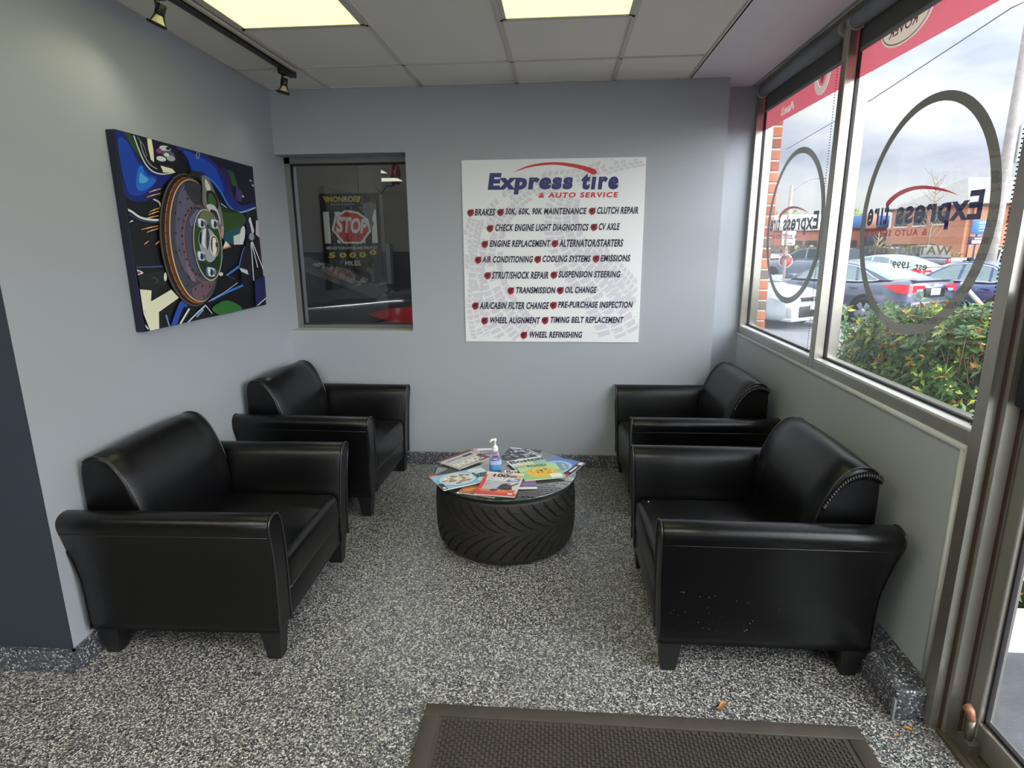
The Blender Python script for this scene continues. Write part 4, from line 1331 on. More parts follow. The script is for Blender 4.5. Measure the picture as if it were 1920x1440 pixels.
def dry_leaf(x, y, a, s_, label):
    b = MB()
    pts = [(-.5, 0), (-.3, .16), (0, .22), (.3, .14), (.5, 0)]
    vs, fs = [], []
    for u, w in pts:
        for v in (-1, 0, 1):
            vs.append((u * s_, v * w * s_ + .1 * s_ * math.sin(u * 5), .003 + (.010 * abs(v) * (1 - abs(u)) + .004 * math.sin(7 * u)) * s_ / .045))
    for k in range(4):
        for j in range(2):
            fs.append((k * 3 + j, k * 3 + j + 1, k * 3 + j + 4, k * 3 + j + 3))
    b.add(vs, fs, 0, True)
    o = b.build('dry_leaf', M_leaf, None, recalc=False)
    o.location = (x, y, 0); o.rotation_euler = (0, 0, a)
    tag(o, label, 'leaf', 'dry leaves on the floor')
dry_leaf(.590, 1.83, .5, .05, 'curled tan leaf on the floor beyond the mat')
dry_leaf(1.185, 1.772, 2.6, .034, 'small orange leaf scrap against the speckled base block')
dry_leaf(1.13, 1.74, .1, .026, 'tiny pale leaf scrap between mat and base block')

# ------------------------------------------------------------------ track lighting
t = thing('track_rail', 'black track lighting rail on the ceiling with a lamp head at its end', 'track light', (-1.598, 3.74, ZC - .004))
b = MB()
b.box(-.018, .018, -5.5, -.055, -.022, 0)
b.box(-.004, .004, -5.5, -.055, -.0235, -.020)
b.build('rail', M_black, t)
MB().rbox(-.021, .021, -.10, 0, -.034, 0, .003, 2).build('end_feed', M_black, t)
o = sbox('wire_cover', (-1.574, -1.556, -1.8, 3.69, ZC - .016, ZC - .003), mat('raceway off white', (196, 190, 178), .5))
tag(o, 'thin off-white wire cover strip beside the black track rail', 'wire cover')
def head(y, label, tilt, s_=1.0, yaw=0.0):
    h = thing('track_lamp', label, 'lamp', (-1.598, y, ZC - .026), 0, 'lamp heads on the black track')
    MB().rbox(-.017, .017, -.035, .035, -.028, 0, .003, 2).build('adapter', M_black, h)
    MB().tube([(0, -.01, -.02), (0, -.012, -.046), (-.006, .0, -.056), (-.010, .014, -.060)], .0055, 8).build('stem', M_black, h)
    M = Matrix.Translation((-.012, .030, -.060)) @ Matrix.Rotation(yaw, 4, 'Z') @ Matrix.Rotation(tilt, 4, 'Y') @ Matrix.Diagonal((.86, .86, .74, 1))
    MB().lathe([(.001, .030), (.021, .030), (.023, .026), (.022, -.020), (.019, -.028)], 24, M).build('lamp_body', M_black, h)
    MB().lathe([(.018, -.028), (.022, -.040), (.034, -.062), (.038, -.070)], 28, M, caps=False).build('reflector', mat('reflector warm white', (216, 206, 160), .3), h)
    k = MB()
    for a in (.3, .3 + 2 * PI / 3, .3 + 4 * PI / 3):
        k.tube([M @ Vector((.019 * math.cos(a), .019 * math.sin(a), -.020)), M @ Vector((.036 * math.cos(a), .036 * math.sin(a), -.072))], .0035, 6)
    k.build('spider', M_black, h)
    MB().lathe([(.030, -.068), (.043, -.068), (.044, -.072), (.043, -.082), (.030, -.084)], 32, M).build('rim', M_black, h)
    return h
def spot(y, tgt, energy):
    l = bpy.data.lights.new('track_bulb', 'SPOT')
    l.energy = energy; l.color = (1.0, .90, .68); l.spot_size = math.radians(150); l.spot_blend = 1.0; l.shadow_soft_size = .03
    o = bpy.data.objects.new('track_bulb', l); COL.objects.link(o)
    o.location = (-1.64, y + .03, 2.40)
    o.rotation_euler = (Vector(tgt) - o.location).to_track_quat('-Z', 'Y').to_euler()
spot(2.505, (-1.95, 2.3, 1.6), BULB)
spot(3.615, (-1.9, 3.7, 1.4), BULB * .5)
head(3.600, 'small black track lamp hanging at the end of the rail near the back corner', .22)
head(2.505, 'small black track lamp nearer the viewer, tilted to the left wall', .42)
# ------------------------------------------------------------------ outdoors
GZ = -.30
b = MB().box(1.40, 120, -30, 160, GZ - .2, GZ)
o = b.build('ground_asphalt', mat('asphalt', (138, 137, 142), .9, noise=(1.5, .10), bump=(60, .4))); o['kind'] = 'structure'
b = MB().box(1.40, 4.4, -4, 2.25, GZ, -.03)
o = b.build('path_entrance', mat('entrance asphalt dark', (92, 93, 97), .9, noise=(9, .15), bump=(90, .5))); o['kind'] = 'structure'
b = MB().rbox(1.42, 4.4, 2.25, 2.50, GZ, .02, .012, 2, smooth=False)
o = b.build('kerb', mat('kerb pale concrete', (206, 204, 198), .9, noise=(14, .10), bump=(40, .6))); o['kind'] = 'structure'
M_line = mat('parking line white', (226, 226, 224), .8)
b = MB()
def gline(x, y, a, L, w=.1):
    M = Matrix.Translation((x, y, GZ)) @ Matrix.Rotation(a, 4, 'Z')
    b.box(-L / 2, L / 2, -w / 2, w / 2, 0, .006, 0, M)
HEAD = 2.04
pv = Vector((math.cos(HEAD), math.sin(HEAD), 0)); sv = Vector((math.sin(HEAD), -math.cos(HEAD), 0))
for k in range(-3, 5):
    p = Vector((7.2, 16.1, 0)) + sv * (1.45 + 2.85 * k)
    gline(p.x, p.y, HEAD, 5.2)
o = b.build('ground_lines', M_line); o['kind'] = 'structure'
# brick pier outside the far window
M_pier = None
t = thing('brick_pier', 'red brick pier with pale mortar outside the far window', 'pier', (1.442, 4.72, GZ))
pier = MB(); mort = MB()
mort.box(-.032, .068, -.21, .20, 0, 3.2)
rs = random.Random(2)
pc = [mat('brick %d' % i, c, .85, noise=(30, .12)) for i, c in enumerate([(176, 104, 76), (164, 92, 66), (190, 120, 88), (120, 104, 98), (150, 84, 62)])]
z = .004
k = 0
while z < 3.15:
    off = .0 if k % 2 else .10
    pier.rbox(-.036, .073, -.218, .20 - off, z, z + .062, .004, 1, rs.choice([0, 0, 1, 2, 2, 3, 4]), smooth=False)
    z += .0745; k += 1
mort.build('mortar', mat('mortar pale', (206, 200, 188), .9), t)
pier.build('bricks', pc, t)

# hedge
M_hleaf = attr_mat('hedge leaf', .32, .5, .22)
hed = thing('hedge', 'leafy green hedge with bronze young shoots outside the window', 'hedge', (0, 0, GZ))
rs = random.Random(21)
greens = [(78, 112, 62), (92, 128, 70), (66, 100, 64), (112, 146, 78), (126, 156, 112), (84, 118, 86)]
fresh = [(192, 216, 84), (220, 232, 120), (170, 204, 88), (236, 226, 124)]
bronze = [(196, 132, 72), (176, 98, 68), (214, 162, 86), (164, 112, 70)]
lf = MB(); stem = MB()
def leaf(p, d, up, L, W, col, curl=.15):
    d = d.normalized(); s_ = d.cross(up)
    if s_.length < 1e-4: s_ = d.orthogonal()
    s_.normalize(); n = s_.cross(d).normalized()
    c = lin(col)
    v = [p, p + d * L * .45 + s_ * W + n * L * .06, p + d * L * .5 - n * L * .02, p + d * L * .45 - s_ * W + n * L * .06, p + d * L - n * L * curl]
    lf.add(v, [(0, 2, 1), (1, 2, 4), (0, 3, 2), (3, 4, 2)], 0, False, c)
def hsurf(y):
    """hedge limits at Y: inner x, outer x, top z above the ground"""
    k = min(1, max(0, (4.02 - y) / .75)); k = k ** .6
    return 1.66 + .30 * (1 - k), 2.2 + .95 * k, 1.12 + .42 * k
for i in range(4400):
    y = rs.uniform(2.56, 3.96)
    x0, x1, zt_ = hsurf(y)
    r = rs.random()
    if r < .50:
        x = rs.uniform(x0, x1); z = zt_ + rs.uniform(-.12, .06) + .07 * math.sin(3.1 * x + 1.3 * y) - .18 * max(0, (x - x1 + .35) / .35) ** 2 - .10 * max(0, (x0 + .22 - x) / .22) ** 2; nrm = Vector((0, 0, 1))
    elif r < .86:
        x = x0 + rs.uniform(-.04, .14); z = rs.uniform(.45, zt_); nrm = Vector((-1, 0, .25))
    else:
        x = rs.uniform(x0, x1); z = rs.uniform(.3, zt_); y = rs.uniform(3.86, 4.02) if rs.random() < .75 else rs.uniform(2.5, 2.62); nrm = Vector((0, 1 if y > 4 else -1, .2))
    p = Vector((x, y, z))
    ax = (nrm + Vector((rs.uniform(-.6, .6), rs.uniform(-.6, .6), rs.uniform(.1, .9)))).normalized()
    young = rs.random() < (.52 if nrm.z > .5 else .34)
    n = rs.randint(5, 8)
    st = ax.orthogonal().normalized()
    L0_ = rs.uniform(.036, .060)
    for j in range(n):
        a = j * 2.4 + rs.random()
        rad = Matrix.Rotation(a, 3, ax) @ st
        lvl = j / n
        if young and lvl > .45:
            col = rs.choice(bronze if rs.random() < .5 else fresh); opn = .55; L = L0_ * .72
        elif young:
            col = rs.choice(fresh if rs.random() < .55 else greens); opn = .8; L = L0_
        else:
            col = rs.choice(greens); opn = 1.0; L = L0_ * 1.05
        d = rad * opn + ax * (1.1 - opn + .25 * lvl)
        leaf(p + ax * (.045 * lvl), d, ax, L, L * .24, col, rs.uniform(.0, .25))
    if rs.random() < .35:
        stem.tube([p - ax * .16, p + ax * .03], [.003, .0018], 4)
fo = lf.build('foliage', M_hleaf, hed, recalc=False, colors=True); fo['kind'] = 'stuff'
stem.build('twigs', mat('hedge twig', (92, 70, 48), .8), hed)
# solid core for the inner branches, hedge shade put into its colour
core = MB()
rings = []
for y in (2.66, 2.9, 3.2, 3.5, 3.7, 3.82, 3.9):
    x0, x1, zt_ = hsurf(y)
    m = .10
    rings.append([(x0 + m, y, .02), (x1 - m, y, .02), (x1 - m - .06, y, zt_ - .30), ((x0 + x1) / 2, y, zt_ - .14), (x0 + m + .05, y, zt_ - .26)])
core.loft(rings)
core.build('branches', mat('hedge core shade', (34, 40, 26), .95, noise=(30, .5), bump=(40, 1)), hed)
# white rod leaning over the hedge
b = MB().tube([(2.30, 3.30, 1.48), (2.30, 3.342, 1.500), (2.30, 3.575, 1.630), (2.30, 3.64, 1.665)], .012, 8)
o = b.build('white_rod', M_white, None, (0, 0, GZ)); tag(o, 'thin white rod lying across the top of the hedge', 'rod')

# ------------------------------------------------------------------ cars
M_cglass = mat('car glass', (120, 146, 146), .04, spec=.9, coat=.6)  # opaque; reflected sky and see-through brightness put into the pale colour
M_cglassd = mat('car glass dark', (40, 48, 52), .08, spec=.5)
M_ctrim = mat('car trim black', (24, 24, 26), .45)
M_chrome = mat('car chrome', (224, 226, 228), .25, .5)
M_tail = mat('tail lamp red', (226, 24, 44), .15, coat=.8)
M_headl = mat('head lamp', (196, 204, 210), .1, .4, coat=.8)
M_tyre = mat('car tyre', (36, 36, 38), .7)
M_rim = mat('alloy rim', (214, 216, 220), .25, .8)
M_plate = mat('number plate', (226, 224, 222), .5)
def car(label, x, y, heading, color, kind='sedan', g=GZ, sc=1.0, glass=None, detail=True, name='car'):
    glass = glass or M_cglass
    t = thing(name, label, 'car', (x, y, g), heading)
    paint = mat('car paint %d %d %d' % color, color, .28, .25, .5, coat=.9)
    zs = {'sedan': 1.0, 'suv': 1.17, 'pickup': 1.2}[kind] * sc
    if kind == 'sedan':
        st = [(-2.34, .62, .36, .80), (-2.31, .76, .30, 1.00), (-2.24, .84, .26, 1.075), (-2.0, .88, .22, 1.07), (-1.6, .90, .18, 1.04), (-1.0, .90, .17, 1.0), (0, .90, .17, .985), (.9, .90, .17, .975),
              (1.2, .90, .17, .945), (1.8, .88, .18, .875), (2.15, .83, .20, .79), (2.29, .74, .22, .70), (2.33, .60, .25, .62)]
        gh = [(.98, .97), (.62, 1.17), (.25, 1.36), (-.1, 1.42), (-.45, 1.425), (-.85, 1.375), (-1.3, 1.23), (-1.82, 1.055)]
        roof0, roof1 = 2, 5
    elif kind == 'suv':
        st = [(-2.25, .70, .36, .72), (-2.24, .82, .30, .98), (-2.15, .88, .26, 1.0), (-1.6, .90, .20, 1.0), (-1.0, .91, .19, .99), (0, .91, .19, .985), (.9, .91, .19, .97), (1.2, .90, .19, .94), (1.8, .88, .20, .89), (2.1, .84, .22, .82), (2.22, .76, .24, .74), (2.26, .62, .28, .64)]
        gh = [(1.0, .965), (.62, 1.2), (.30, 1.38), (-.1, 1.43), (-.7, 1.435), (-1.4, 1.41), (-1.85, 1.36), (-2.15, .99)]
        roof0, roof1 = 2, 6
    else:
        st = [(-2.7, .80, .40, .62), (-2.69, .88, .34, .93), (-2.0, .90, .30, .94), (-1.0, .91, .28, .94), (0, .91, .28, .94), (1.0, .91, .28, .94), (1.3, .90, .28, .92), (2.2, .88, .30, .88), (2.5, .80, .32, .78), (2.55, .66, .34, .66)]
        gh = [(1.1, .93), (.75, 1.18), (.45, 1.36), (.1, 1.42), (-.4, 1.42), (-.75, 1.38), (-.86, 1.2), (-.95, .93)]
        roof0, roof1 = 2, 5
    frac = [(0, 0), (.80, 0), (.97, .09), (1.0, .30), (1.0, .60), (.985, .72), (.955, .84), (.90, .94), (.72, 1.0), (.36, 1.015), (0, 1.02)]
    rings = []
    for sx, w, zb, zt_ in st:
        half = [(w * a, (zb + (zt_ - zb) * f)) for a, f in frac]
        ring = [(sx, yy, zz * zs) for yy, zz in half] + [(sx, -yy, zz * zs) for yy, zz in half[-2:0:-1]]
        rings.append(ring)
    MB().loft(rings).build('body', paint, t)
    # cabin shell
    def hw(z, z0): return .80 - .24 * min(1, max(0, (z - z0) / .47))
    cab, ws, rw = MB(), MB(), MB()
    vs, fs = [], []
    N = len(gh)
    belt = .955
    for gx_, gz in gh:
        w = hw(gz, .95)
        for k in range(-3, 4):
            u = k / 3
            vs.append((gx_ + (.05 if gx_ > .3 else -.03 if gx_ < -.8 else 0) * (1 - u * u), u * w, (gz + .025 * (1 - u * u) if 0 < 1 else gz) * zs))
    for i in range(N - 1):
        for k in range(6):
            f = (i * 7 + k, i * 7 + k + 1, (i + 1) * 7 + k + 1, (i + 1) * 7 + k)
            (cab if roof0 <= i < roof1 else ws if i < roof0 else rw).add([vs[q] for q in f], [(0, 1, 2, 3)], 0, True)
    for s_ in (1, -1):
        pts = [(gx_, s_ * hw(gz, .95), gz * zs) for gx_, gz in gh]
        cab.poly([(p[0], p[2]) for p in pts], lambda u, w: (u, s_ * hw(w / zs, .95), w))
    cb = cab.build('cabin', paint, t)
    ws.build('windscreen', glass, t)
    rw.build('rear_window', glass, t)
    # side glass, set a touch outside the cabin sides
    def side(px, z): return hw(z, .95) + .006
    if kind == 'sedan':
        panes = [[(.70, 1.0), (.60, 1.12), (.20, 1.32), (-.10, 1.365), (-.16, 1.0)], [(-.24, 1.0), (-.18, 1.37), (-.55, 1.37), (-.86, 1.32), (-.98, 1.0)], [(-1.04, 1.005), (-.94, 1.29), (-1.12, 1.22), (-1.45, 1.06), (-1.42, 1.03)]]
    elif kind == 'suv':
        panes = [[(.74, 1.0), (.60, 1.14), (.26, 1.33), (-.10, 1.37), (-.16, 1.0)], [(-.24, 1.0), (-.18, 1.375), (-.98, 1.37), (-1.04, 1.0)], [(-1.12, 1.0), (-1.06, 1.365), (-1.62, 1.34), (-1.80, 1.12), (-1.70, 1.02)]]
    else:
        panes = [[(.85, .97), (.72, 1.12), (.40, 1.32), (.10, 1.36), (.05, .97)], [(-.02, .97), (.02, 1.36), (-.55, 1.36), (-.72, .97)]]
    for s_ in (1, -1):
        for pn in panes:
            pz = [(u, w * zs) for u, w in pn]
            o = MB().poly(pz, lambda u, w: (u, s_ * side(u, w / zs), w)).build('side_window', glass, t)
        if detail and kind == 'sedan':
            tr_ = MB()
            tr_.tube([(.72, s_ * .792, .992 * zs), (-.3, s_ * .797, .995 * zs), (-1.02, s_ * .797, .998 * zs), (-1.40, s_ * .79, 1.022 * zs), (-1.56, s_ * .77, 1.05 * zs), (-1.40, s_ * .735, 1.10 * zs), (-1.12, s_ * .66, 1.235 * zs), (-.9, s_ * .615, 1.325 * zs), (-.5, s_ * .588, 1.378 * zs), (-.1, s_ * .588, 1.375 * zs), (.25, s_ * .61, 1.325 * zs)], .017, 5)
            tr_.build('chrome_strip', M_chrome, t)
        # door handles and mirror
        if detail:
            h = MB()
            for hx_ in ((-.10, -1.0) if kind != 'pickup' else (.0,)):
                h.rbox(hx_ - .10, hx_ + .08, s_ * .905 - .012, s_ * .905 + .012, .84 * zs, .875 * zs, .008, 2)
            h.build('door_handle', paint, t)
        MB().rbox(.60, .78, s_ * .98 - .10, s_ * .98 + .09, .98 * zs, 1.11 * zs, .035, 3).build('mirror', paint if detail else M_ctrim, t)
        # wheel arch and wheels
        for wx in ((1.40, -1.36) if kind != 'pickup' else (1.6, -1.7)):
            R_ = .325 * (1.0 if kind == 'sedan' else 1.12) * sc
            A = Matrix.Translation((wx, s_ * .80, R_ + .02)) @ Matrix.Rotation(-s_ * PI / 2, 4, 'X')
            MB().lathe([(.001, 0), (R_ + .055, 0), (R_ + .055, .1045), (R_ + .045, .106), (.001, .106)], 36, A).build('wheel_arch', M_ctrim, t)
            W = Matrix.Translation((wx, s_ * .70, R_)) @ Matrix.Rotation(-s_ * PI / 2, 4, 'X')
            wh = MB().lathe([(R_ * .70, 0), (R_ * .95, .01), (R_, .05), (R_, .17), (R_ * .95, .212), (R_ * .72, .220), (R_ * .70, .205)], 40, W, caps=False).build('wheel', M_tyre, t)
            rm = MB()
            rm.lathe([(.001, .14), (R_ * .70, .14), (R_ * .71, .215), (R_ * .67, .218), (R_ * .65, .17), (.001, .16)], 36, W, 1)
            if detail:
                for q in range(5):
                    for dq in (-.17, .17):
                        a = 2 * PI * q / 5 + .3
                        c0 = Vector((R_ * .10 * math.cos(a + dq * 3), R_ * .10 * math.sin(a + dq * 3), .205)); c1 = Vector((R_ * .67 * math.cos(a + dq), R_ * .67 * math.sin(a + dq), .214))
                        d_ = (c1 - c0); sd = Vector((-d_.y, d_.x, 0)).normalized()
                        vv = [W @ (c0 + sd * .022), W @ (c0 - sd * .022), W @ (c1 - sd * .035), W @ (c1 + sd * .035)]
                        rm.add(vv, [(0, 1, 2, 3)], 0)
                rm.lathe([(.001, .212), (.05, .212), (.055, .20)], 16, W, 0)
            rm.build('rim', [M_rim, M_ctrim], wh)
    # rear end
    if kind == 'sedan':
        for s_ in (1, -1):
            L = MB()
            prof_ = [(-1.80, .905), (-2.05, .965), (-2.30, .955), (-2.345, .94)]
            pts_t = [(-1.78, s_ * .902, .93), (-1.98, s_ * .898, .975), (-2.18, s_ * .880, .985), (-2.305, s_ * .800, .975), (-2.345, s_ * .66, .965), (-2.352, s_ * .34, .955)]
            pts_b = [(-1.80, s_ * .906, .915), (-1.98, s_ * .908, .86), (-2.16, s_ * .895, .79), (-2.305, s_ * .818, .785), (-2.352, s_ * .68, .80), (-2.354, s_ * .34, .895)]
            L.loft([[(p[0] - .006, p[1] * 1.006, p[2] * zs) for p in pts_t], [(p[0] - .006, p[1] * 1.006, p[2] * zs) for p in pts_b]], closed=False, cap0=False, cap1=False)
            L.build('tail_lamp', M_tail, t)
            c_ = MB()
            c_.add([(-2.362, s_ * .62, .885 * zs), (-2.362, s_ * .40, .885 * zs), (-2.360, s_ * .44, .82 * zs), (-2.360, s_ * .60, .82 * zs)], [(0, 1, 2, 3)])
            c_.build('reverse_lamp', M_headl, t)
        b = MB().rbox(-2.365, -2.2, -.66, .66, 1.06 * zs, 1.085 * zs, .010, 2); b.build('trunk_lip', paint, t)
        b = MB().rbox(-2.372, -2.33, -.33, .33, .70 * zs, .90 * zs, .012, 2); b.build('plate_recess', M_ctrim, t)
        MB().rbox(-2.378, -2.366, -.155, .155, .74 * zs, .89 * zs, .004, 1).build('number_plate', M_plate, t)
        e = MB()
        for q in ((-.055, -.04), (.04, .055)): e.box(-2.372, -2.362, q[0], q[1], .945 * zs, 1.02 * zs)
        e.box(-2.371, -2.361, -.04, .04, .974 * zs, .988 * zs)
        e.build('emblem', M_chrome, t)
        b = MB().rbox(-2.385, -2.0, -.78, .78, .40 * zs, .62 * zs, .06, 3); b.build('rear_bumper', paint, t)
        b = MB().rbox(-2.39, -2.1, -.70, .70, .26 * zs, .40 * zs, .03, 2); b.build('rear_valance', M_ctrim, t)
        for s_ in (1, -1):
            MB().rbox(-2.392, -2.33, s_ * .60 - .12, s_ * .60 + .12, .42 * zs, .45 * zs, .006, 1).build('reflector', M_tail, t)
        # front end
        for s_ in (1, -1):
            h = MB()
            ta = [(1.80, s_ * .885, .80), (2.02, s_ * .85, .775), (2.20, s_ * .72, .745), (2.30, s_ * .48, .725)]
            ba = [(1.84, s_ * .90, .72), (2.05, s_ * .875, .665), (2.24, s_ * .745, .64), (2.335, s_ * .48, .64)]
            h.loft([[(p[0] + .012, p[1] * 1.01, p[2] * zs) for p in ta], [(p[0] + .012, p[1] * 1.01, p[2] * zs) for p in ba]], closed=False, cap0=False, cap1=False)
            h.build('head_lamp', M_headl, t)
            MB().rbox(2.16, 2.36, s_ * .66 - .13, s_ * .66 + .13, .30 * zs, .54 * zs, .04, 2).build('bumper_corner', paint, t)
        g_ = MB().rbox(2.26, 2.352, -.47, .47, .63 * zs, .715 * zs, .012, 2)
        for zz in (.64, .665, .69): g_.box(2.35, 2.356, -.46, .46, zz * zs, (zz + .006) * zs)
        g_.build('grille', M_ctrim, t)
        g_ = MB().rbox(2.26, 2.36, -.50, .50, .28 * zs, .52 * zs, .02, 2); g_.build('lower_grille', M_ctrim, t)
        MB().rbox(2.358, 2.372, -.15, .15, .44 * zs, .56 * zs, .004, 1).build('number_plate', M_plate, t)
        b = MB().rbox(2.05, 2.38, -.80, .80, .20 * zs, .28 * zs, .03, 2); b.build('front_lip', paint, t)
        e = MB()
        for q in ((-.055, -.04), (.04, .055)): e.box(2.354, 2.362, q[0], q[1], .64 * zs, .71 * zs)
        e.box(2.354, 2.361, -.04, .04, .668 * zs, .682 * zs)
        e.build('emblem', M_chrome, t)
    elif kind == 'suv':
        for s_ in (1, -1):
            MB().rbox(-2.275, -1.95, s_ * .84 - .06, s_ * .84 + .075, .80 * zs, .95 * zs, .02, 2).build('tail_lamp', M_tail, t)
            MB().rbox(1.95, 2.25, s_ * .76 - .1, s_ * .76 + .1, .70 * zs, .80 * zs, .02, 2).build('head_lamp', M_headl, t)
            MB().tube([(.15, s_ * .60, 1.415 * zs), (.05, s_ * .60, 1.45 * zs), (-1.5, s_ * .60, 1.45 * zs), (-1.6, s_ * .60, 1.415 * zs)], .014, 6).build('roof_rail', M_ctrim, t)
        MB().rbox(-2.27, -2.2, -.16, .16, .62 * zs, .72 * zs, .004, 1).build('number_plate', M_plate, t)
        MB().rbox(-2.31, -2.0, -.84, .84, .28 * zs, .50 * zs, .05, 2).build('rear_bumper', M_ctrim, t)
        MB().rbox(2.18, 2.27, -.55, .55, .45 * zs, .72 * zs, .02, 2).build('grille', M_ctrim, t)
    else:
        MB().rbox(-2.72, -2.69, -.78, .78, .62 * zs, .95 * zs, .01, 2).build('tailgate', paint, t)
        MB().rbox(-2.735, -2.715, -.14, .14, .80 * zs, .86 * zs, .006, 1).build('tailgate_handle', M_ctrim, t)
        MB().box(-2.6, -1.0, -.74, .74, .90 * zs, .948 * zs).build('bed', M_ctrim, t)
        for s_ in (1, -1):
            MB().rbox(-2.72, -2.62, s_ * .86 - .06, s_ * .86 + .05, .66 * zs, .92 * zs, .01, 2).build('tail_lamp', M_tail, t)
    return t

car('grey sedan with a red tail lamp parked right behind the hedge', 7.26, 16.12, HEAD, (92, 98, 118), name='car')
car('white sedan seen from the front through the far window, beside the brick pier', 4.30, 15.70, -.95, (200, 206, 208), name='car')
car('blue sedan parked beside the grey sedan, above the white rod on the hedge', 10.15, 15.45, 1.80, (56, 76, 132), name='car')
car('grey sport utility car behind the white sedan, seen through the far window', 11.66, 29.2, 2.2, (116, 124, 140), 'suv', detail=False, glass=M_cglassd, name='car')
car('pale sedan half hidden between the grey and blue sedans', 12.1, 23.8, 1.9, (206, 214, 216), detail=False, name='car')
car('silver pickup truck with its tailgate towards the shop', 18.7, 33.0, 1.75, (120, 124, 134), 'pickup', detail=False, glass=M_cglassd, name='pickup_truck')
car('black sport utility car behind the roof of the grey sedan', 14.9, 31.2, 2.1, (52, 54, 62), 'suv', detail=False, glass=M_cglassd, name='car')
car('white sport utility car at the right edge beside the utility pole', 16.7, 24.0, 1.9, (226, 228, 230), 'suv', detail=False, glass=M_cglassd, name='car')
car('white car farthest off next to the brick pier edge', 14.2, 46, -1.2, (222, 226, 226), 'suv', detail=False, glass=M_cglassd, name='car')
car('dark car in the far row behind the slim lamp post', 16.4, 50.3, -1.3, (70, 74, 82), 'suv', detail=False, glass=M_cglassd, name='car')
# the car inside the workshop
car('dark grey car in the workshop, tail lamp at the lower corner of the shop window', -3.62, 6.06, PI + .10, (44, 47, 54), g=0, sc=1.06, glass=M_cglassd, detail=False, name='car')

# ------------------------------------------------------------------ poles, wires, signs
M_pole = mat('weathered pole', (176, 168, 162), .9, noise=(6, .15), bump=(20, .5))
t = thing('utility_pole', 'weathered grey wooden utility pole behind the blue sedan', 'pole', (14.02, 21.0, GZ))
MB().tube([(0, 0, 0), (0, 0, 4), (-.02, 0, 13)], [.185, .175, .14], 16).build('shaft', M_pole, t)
MB().rbox(.14, .40, -.2, .2, 4.3, 5.4, .01, 1).build('meter_box', mat('pale box', (206, 208, 212), .6), t)
o = MB().tube([(13.90, 20.85, 8.62), (13.39, 21, 8.4), (14.27, 31, 8.0), (15.5, 45, 7.87)], .022, 5).build('overhead_wire', mat('wire grey', (126, 124, 132), .7))
tag(o, 'thin overhead wire running from the utility pole across the sky', 'wire')
t = thing('street_lamp', 'slim street lamp with a long arm inside the oval on the far window', 'street lamp', (8.66, 24.2, GZ))
MB().tube([(0, 0, 0), (0, 0, 4.0)], [.085, .06], 10).build('post', mat('lamp post tan', (176, 160, 146), .7), t)
MB().tube(smoothline([(0, 0, 3.72), (.35, 0, 4.02), (.70, 0, 4.20), (1.05, 0, 4.24)], 5), .022, 6).build('arm', mat('lamp arm grey', (150, 150, 152), .5), t)
MB().rbox(.98, 1.22, -.06, .06, 4.21, 4.26, .015, 2).build('lamp_head', mat('lamp head grey', (130, 130, 132), .5), t)
t = thing('parking_sign', 'white notice board on a thin post behind the white sedan', 'sign', (12.25, 34.0, GZ))
MB().tube([(0, 0, 0), (0, 0, 2.5)], .04, 6).build('post', mat('post grey', (150, 148, 140), .7), t)
MB().rbox(-.34, .36, -.05, -.02, 1.72, 2.5, .01, 1).build('board', M_white, t)
b = MB()
for q in ((-.2, 2.32), (.0, 2.25), (.15, 2.1), (-.1, 2.0), (.1, 1.85)): b.rbox(q[0] - .12, q[0] + .12, -.055, -.05, q[1] - .03, q[1] + .04, .002, 1)
b.build('print', mat('sign print grey', (110, 116, 118), .6), t)
t = thing('stop_sign', 'small red and white octagon sign low beside the street lamp', 'sign', (9.05, 25.2, GZ))
MB().tube([(0, 0, 0), (0, 0, 1.0)], .03, 6).build('post', mat('post grey', (150, 148, 140), .7), t)
MB().lathe([(.001, 0), (.29, 0), (.29, .015), (.001, .015)], 8, Matrix.Translation((0, -.03, 1.18)) @ Matrix.Rotation(PI / 2, 4, 'X') @ Matrix.Rotation(PI / 8, 4, 'Z')).build('border', M_white, t)
MB().lathe([(.001, 0), (.25, 0), (.25, .005), (.001, .005)], 8, Matrix.Translation((0, -.045, 1.18)) @ Matrix.Rotation(PI / 2, 4, 'X') @ Matrix.Rotation(PI / 8, 4, 'Z')).build('face', mat('sign red outdoors', (190, 60, 66), .5), t)
t = thing('address_sign', 'blue address sign with a dark plate below it on a post by the orange building', 'sign', (14.30, 22.3, GZ))
M_bsg = mat('sign blue', (64, 122, 186), .5)
MB().tube([(.02, 0, 0), (.02, 0, 2.6)], .03, 6).build('post', mat('post dark', (70, 72, 78), .7), t)
MB().rbox(-.21, .33, -.06, -.03, 2.13, 2.60, .008, 1).build('board', M_bsg, t)
MB().rbox(-.24, .26, -.06, -.03, 1.79, 2.06, .008, 1).build('plate', mat('plate navy', (50, 48, 84), .5), t)
b = MB(); ff = lambda x, y: (x, -.0625, y)
put_text(b, '410', .0, .26, 2.48, 2.56, ff, flipv=False, bold=.03)
for q in (2.40, 2.33, 2.24): b.poly([(.02, q), (.28, q), (.28, q + .025), (.02, q + .025)], ff)
b.poly([(-.14, 1.82), (.2, 1.82), (.2, 1.93), (-.14, 1.93)], ff); b.poly([(-.06, 1.97), (.2, 1.97), (.2, 2.01), (-.06, 2.01)], ff)
b.build('lettering', M_white, t, recalc=False)

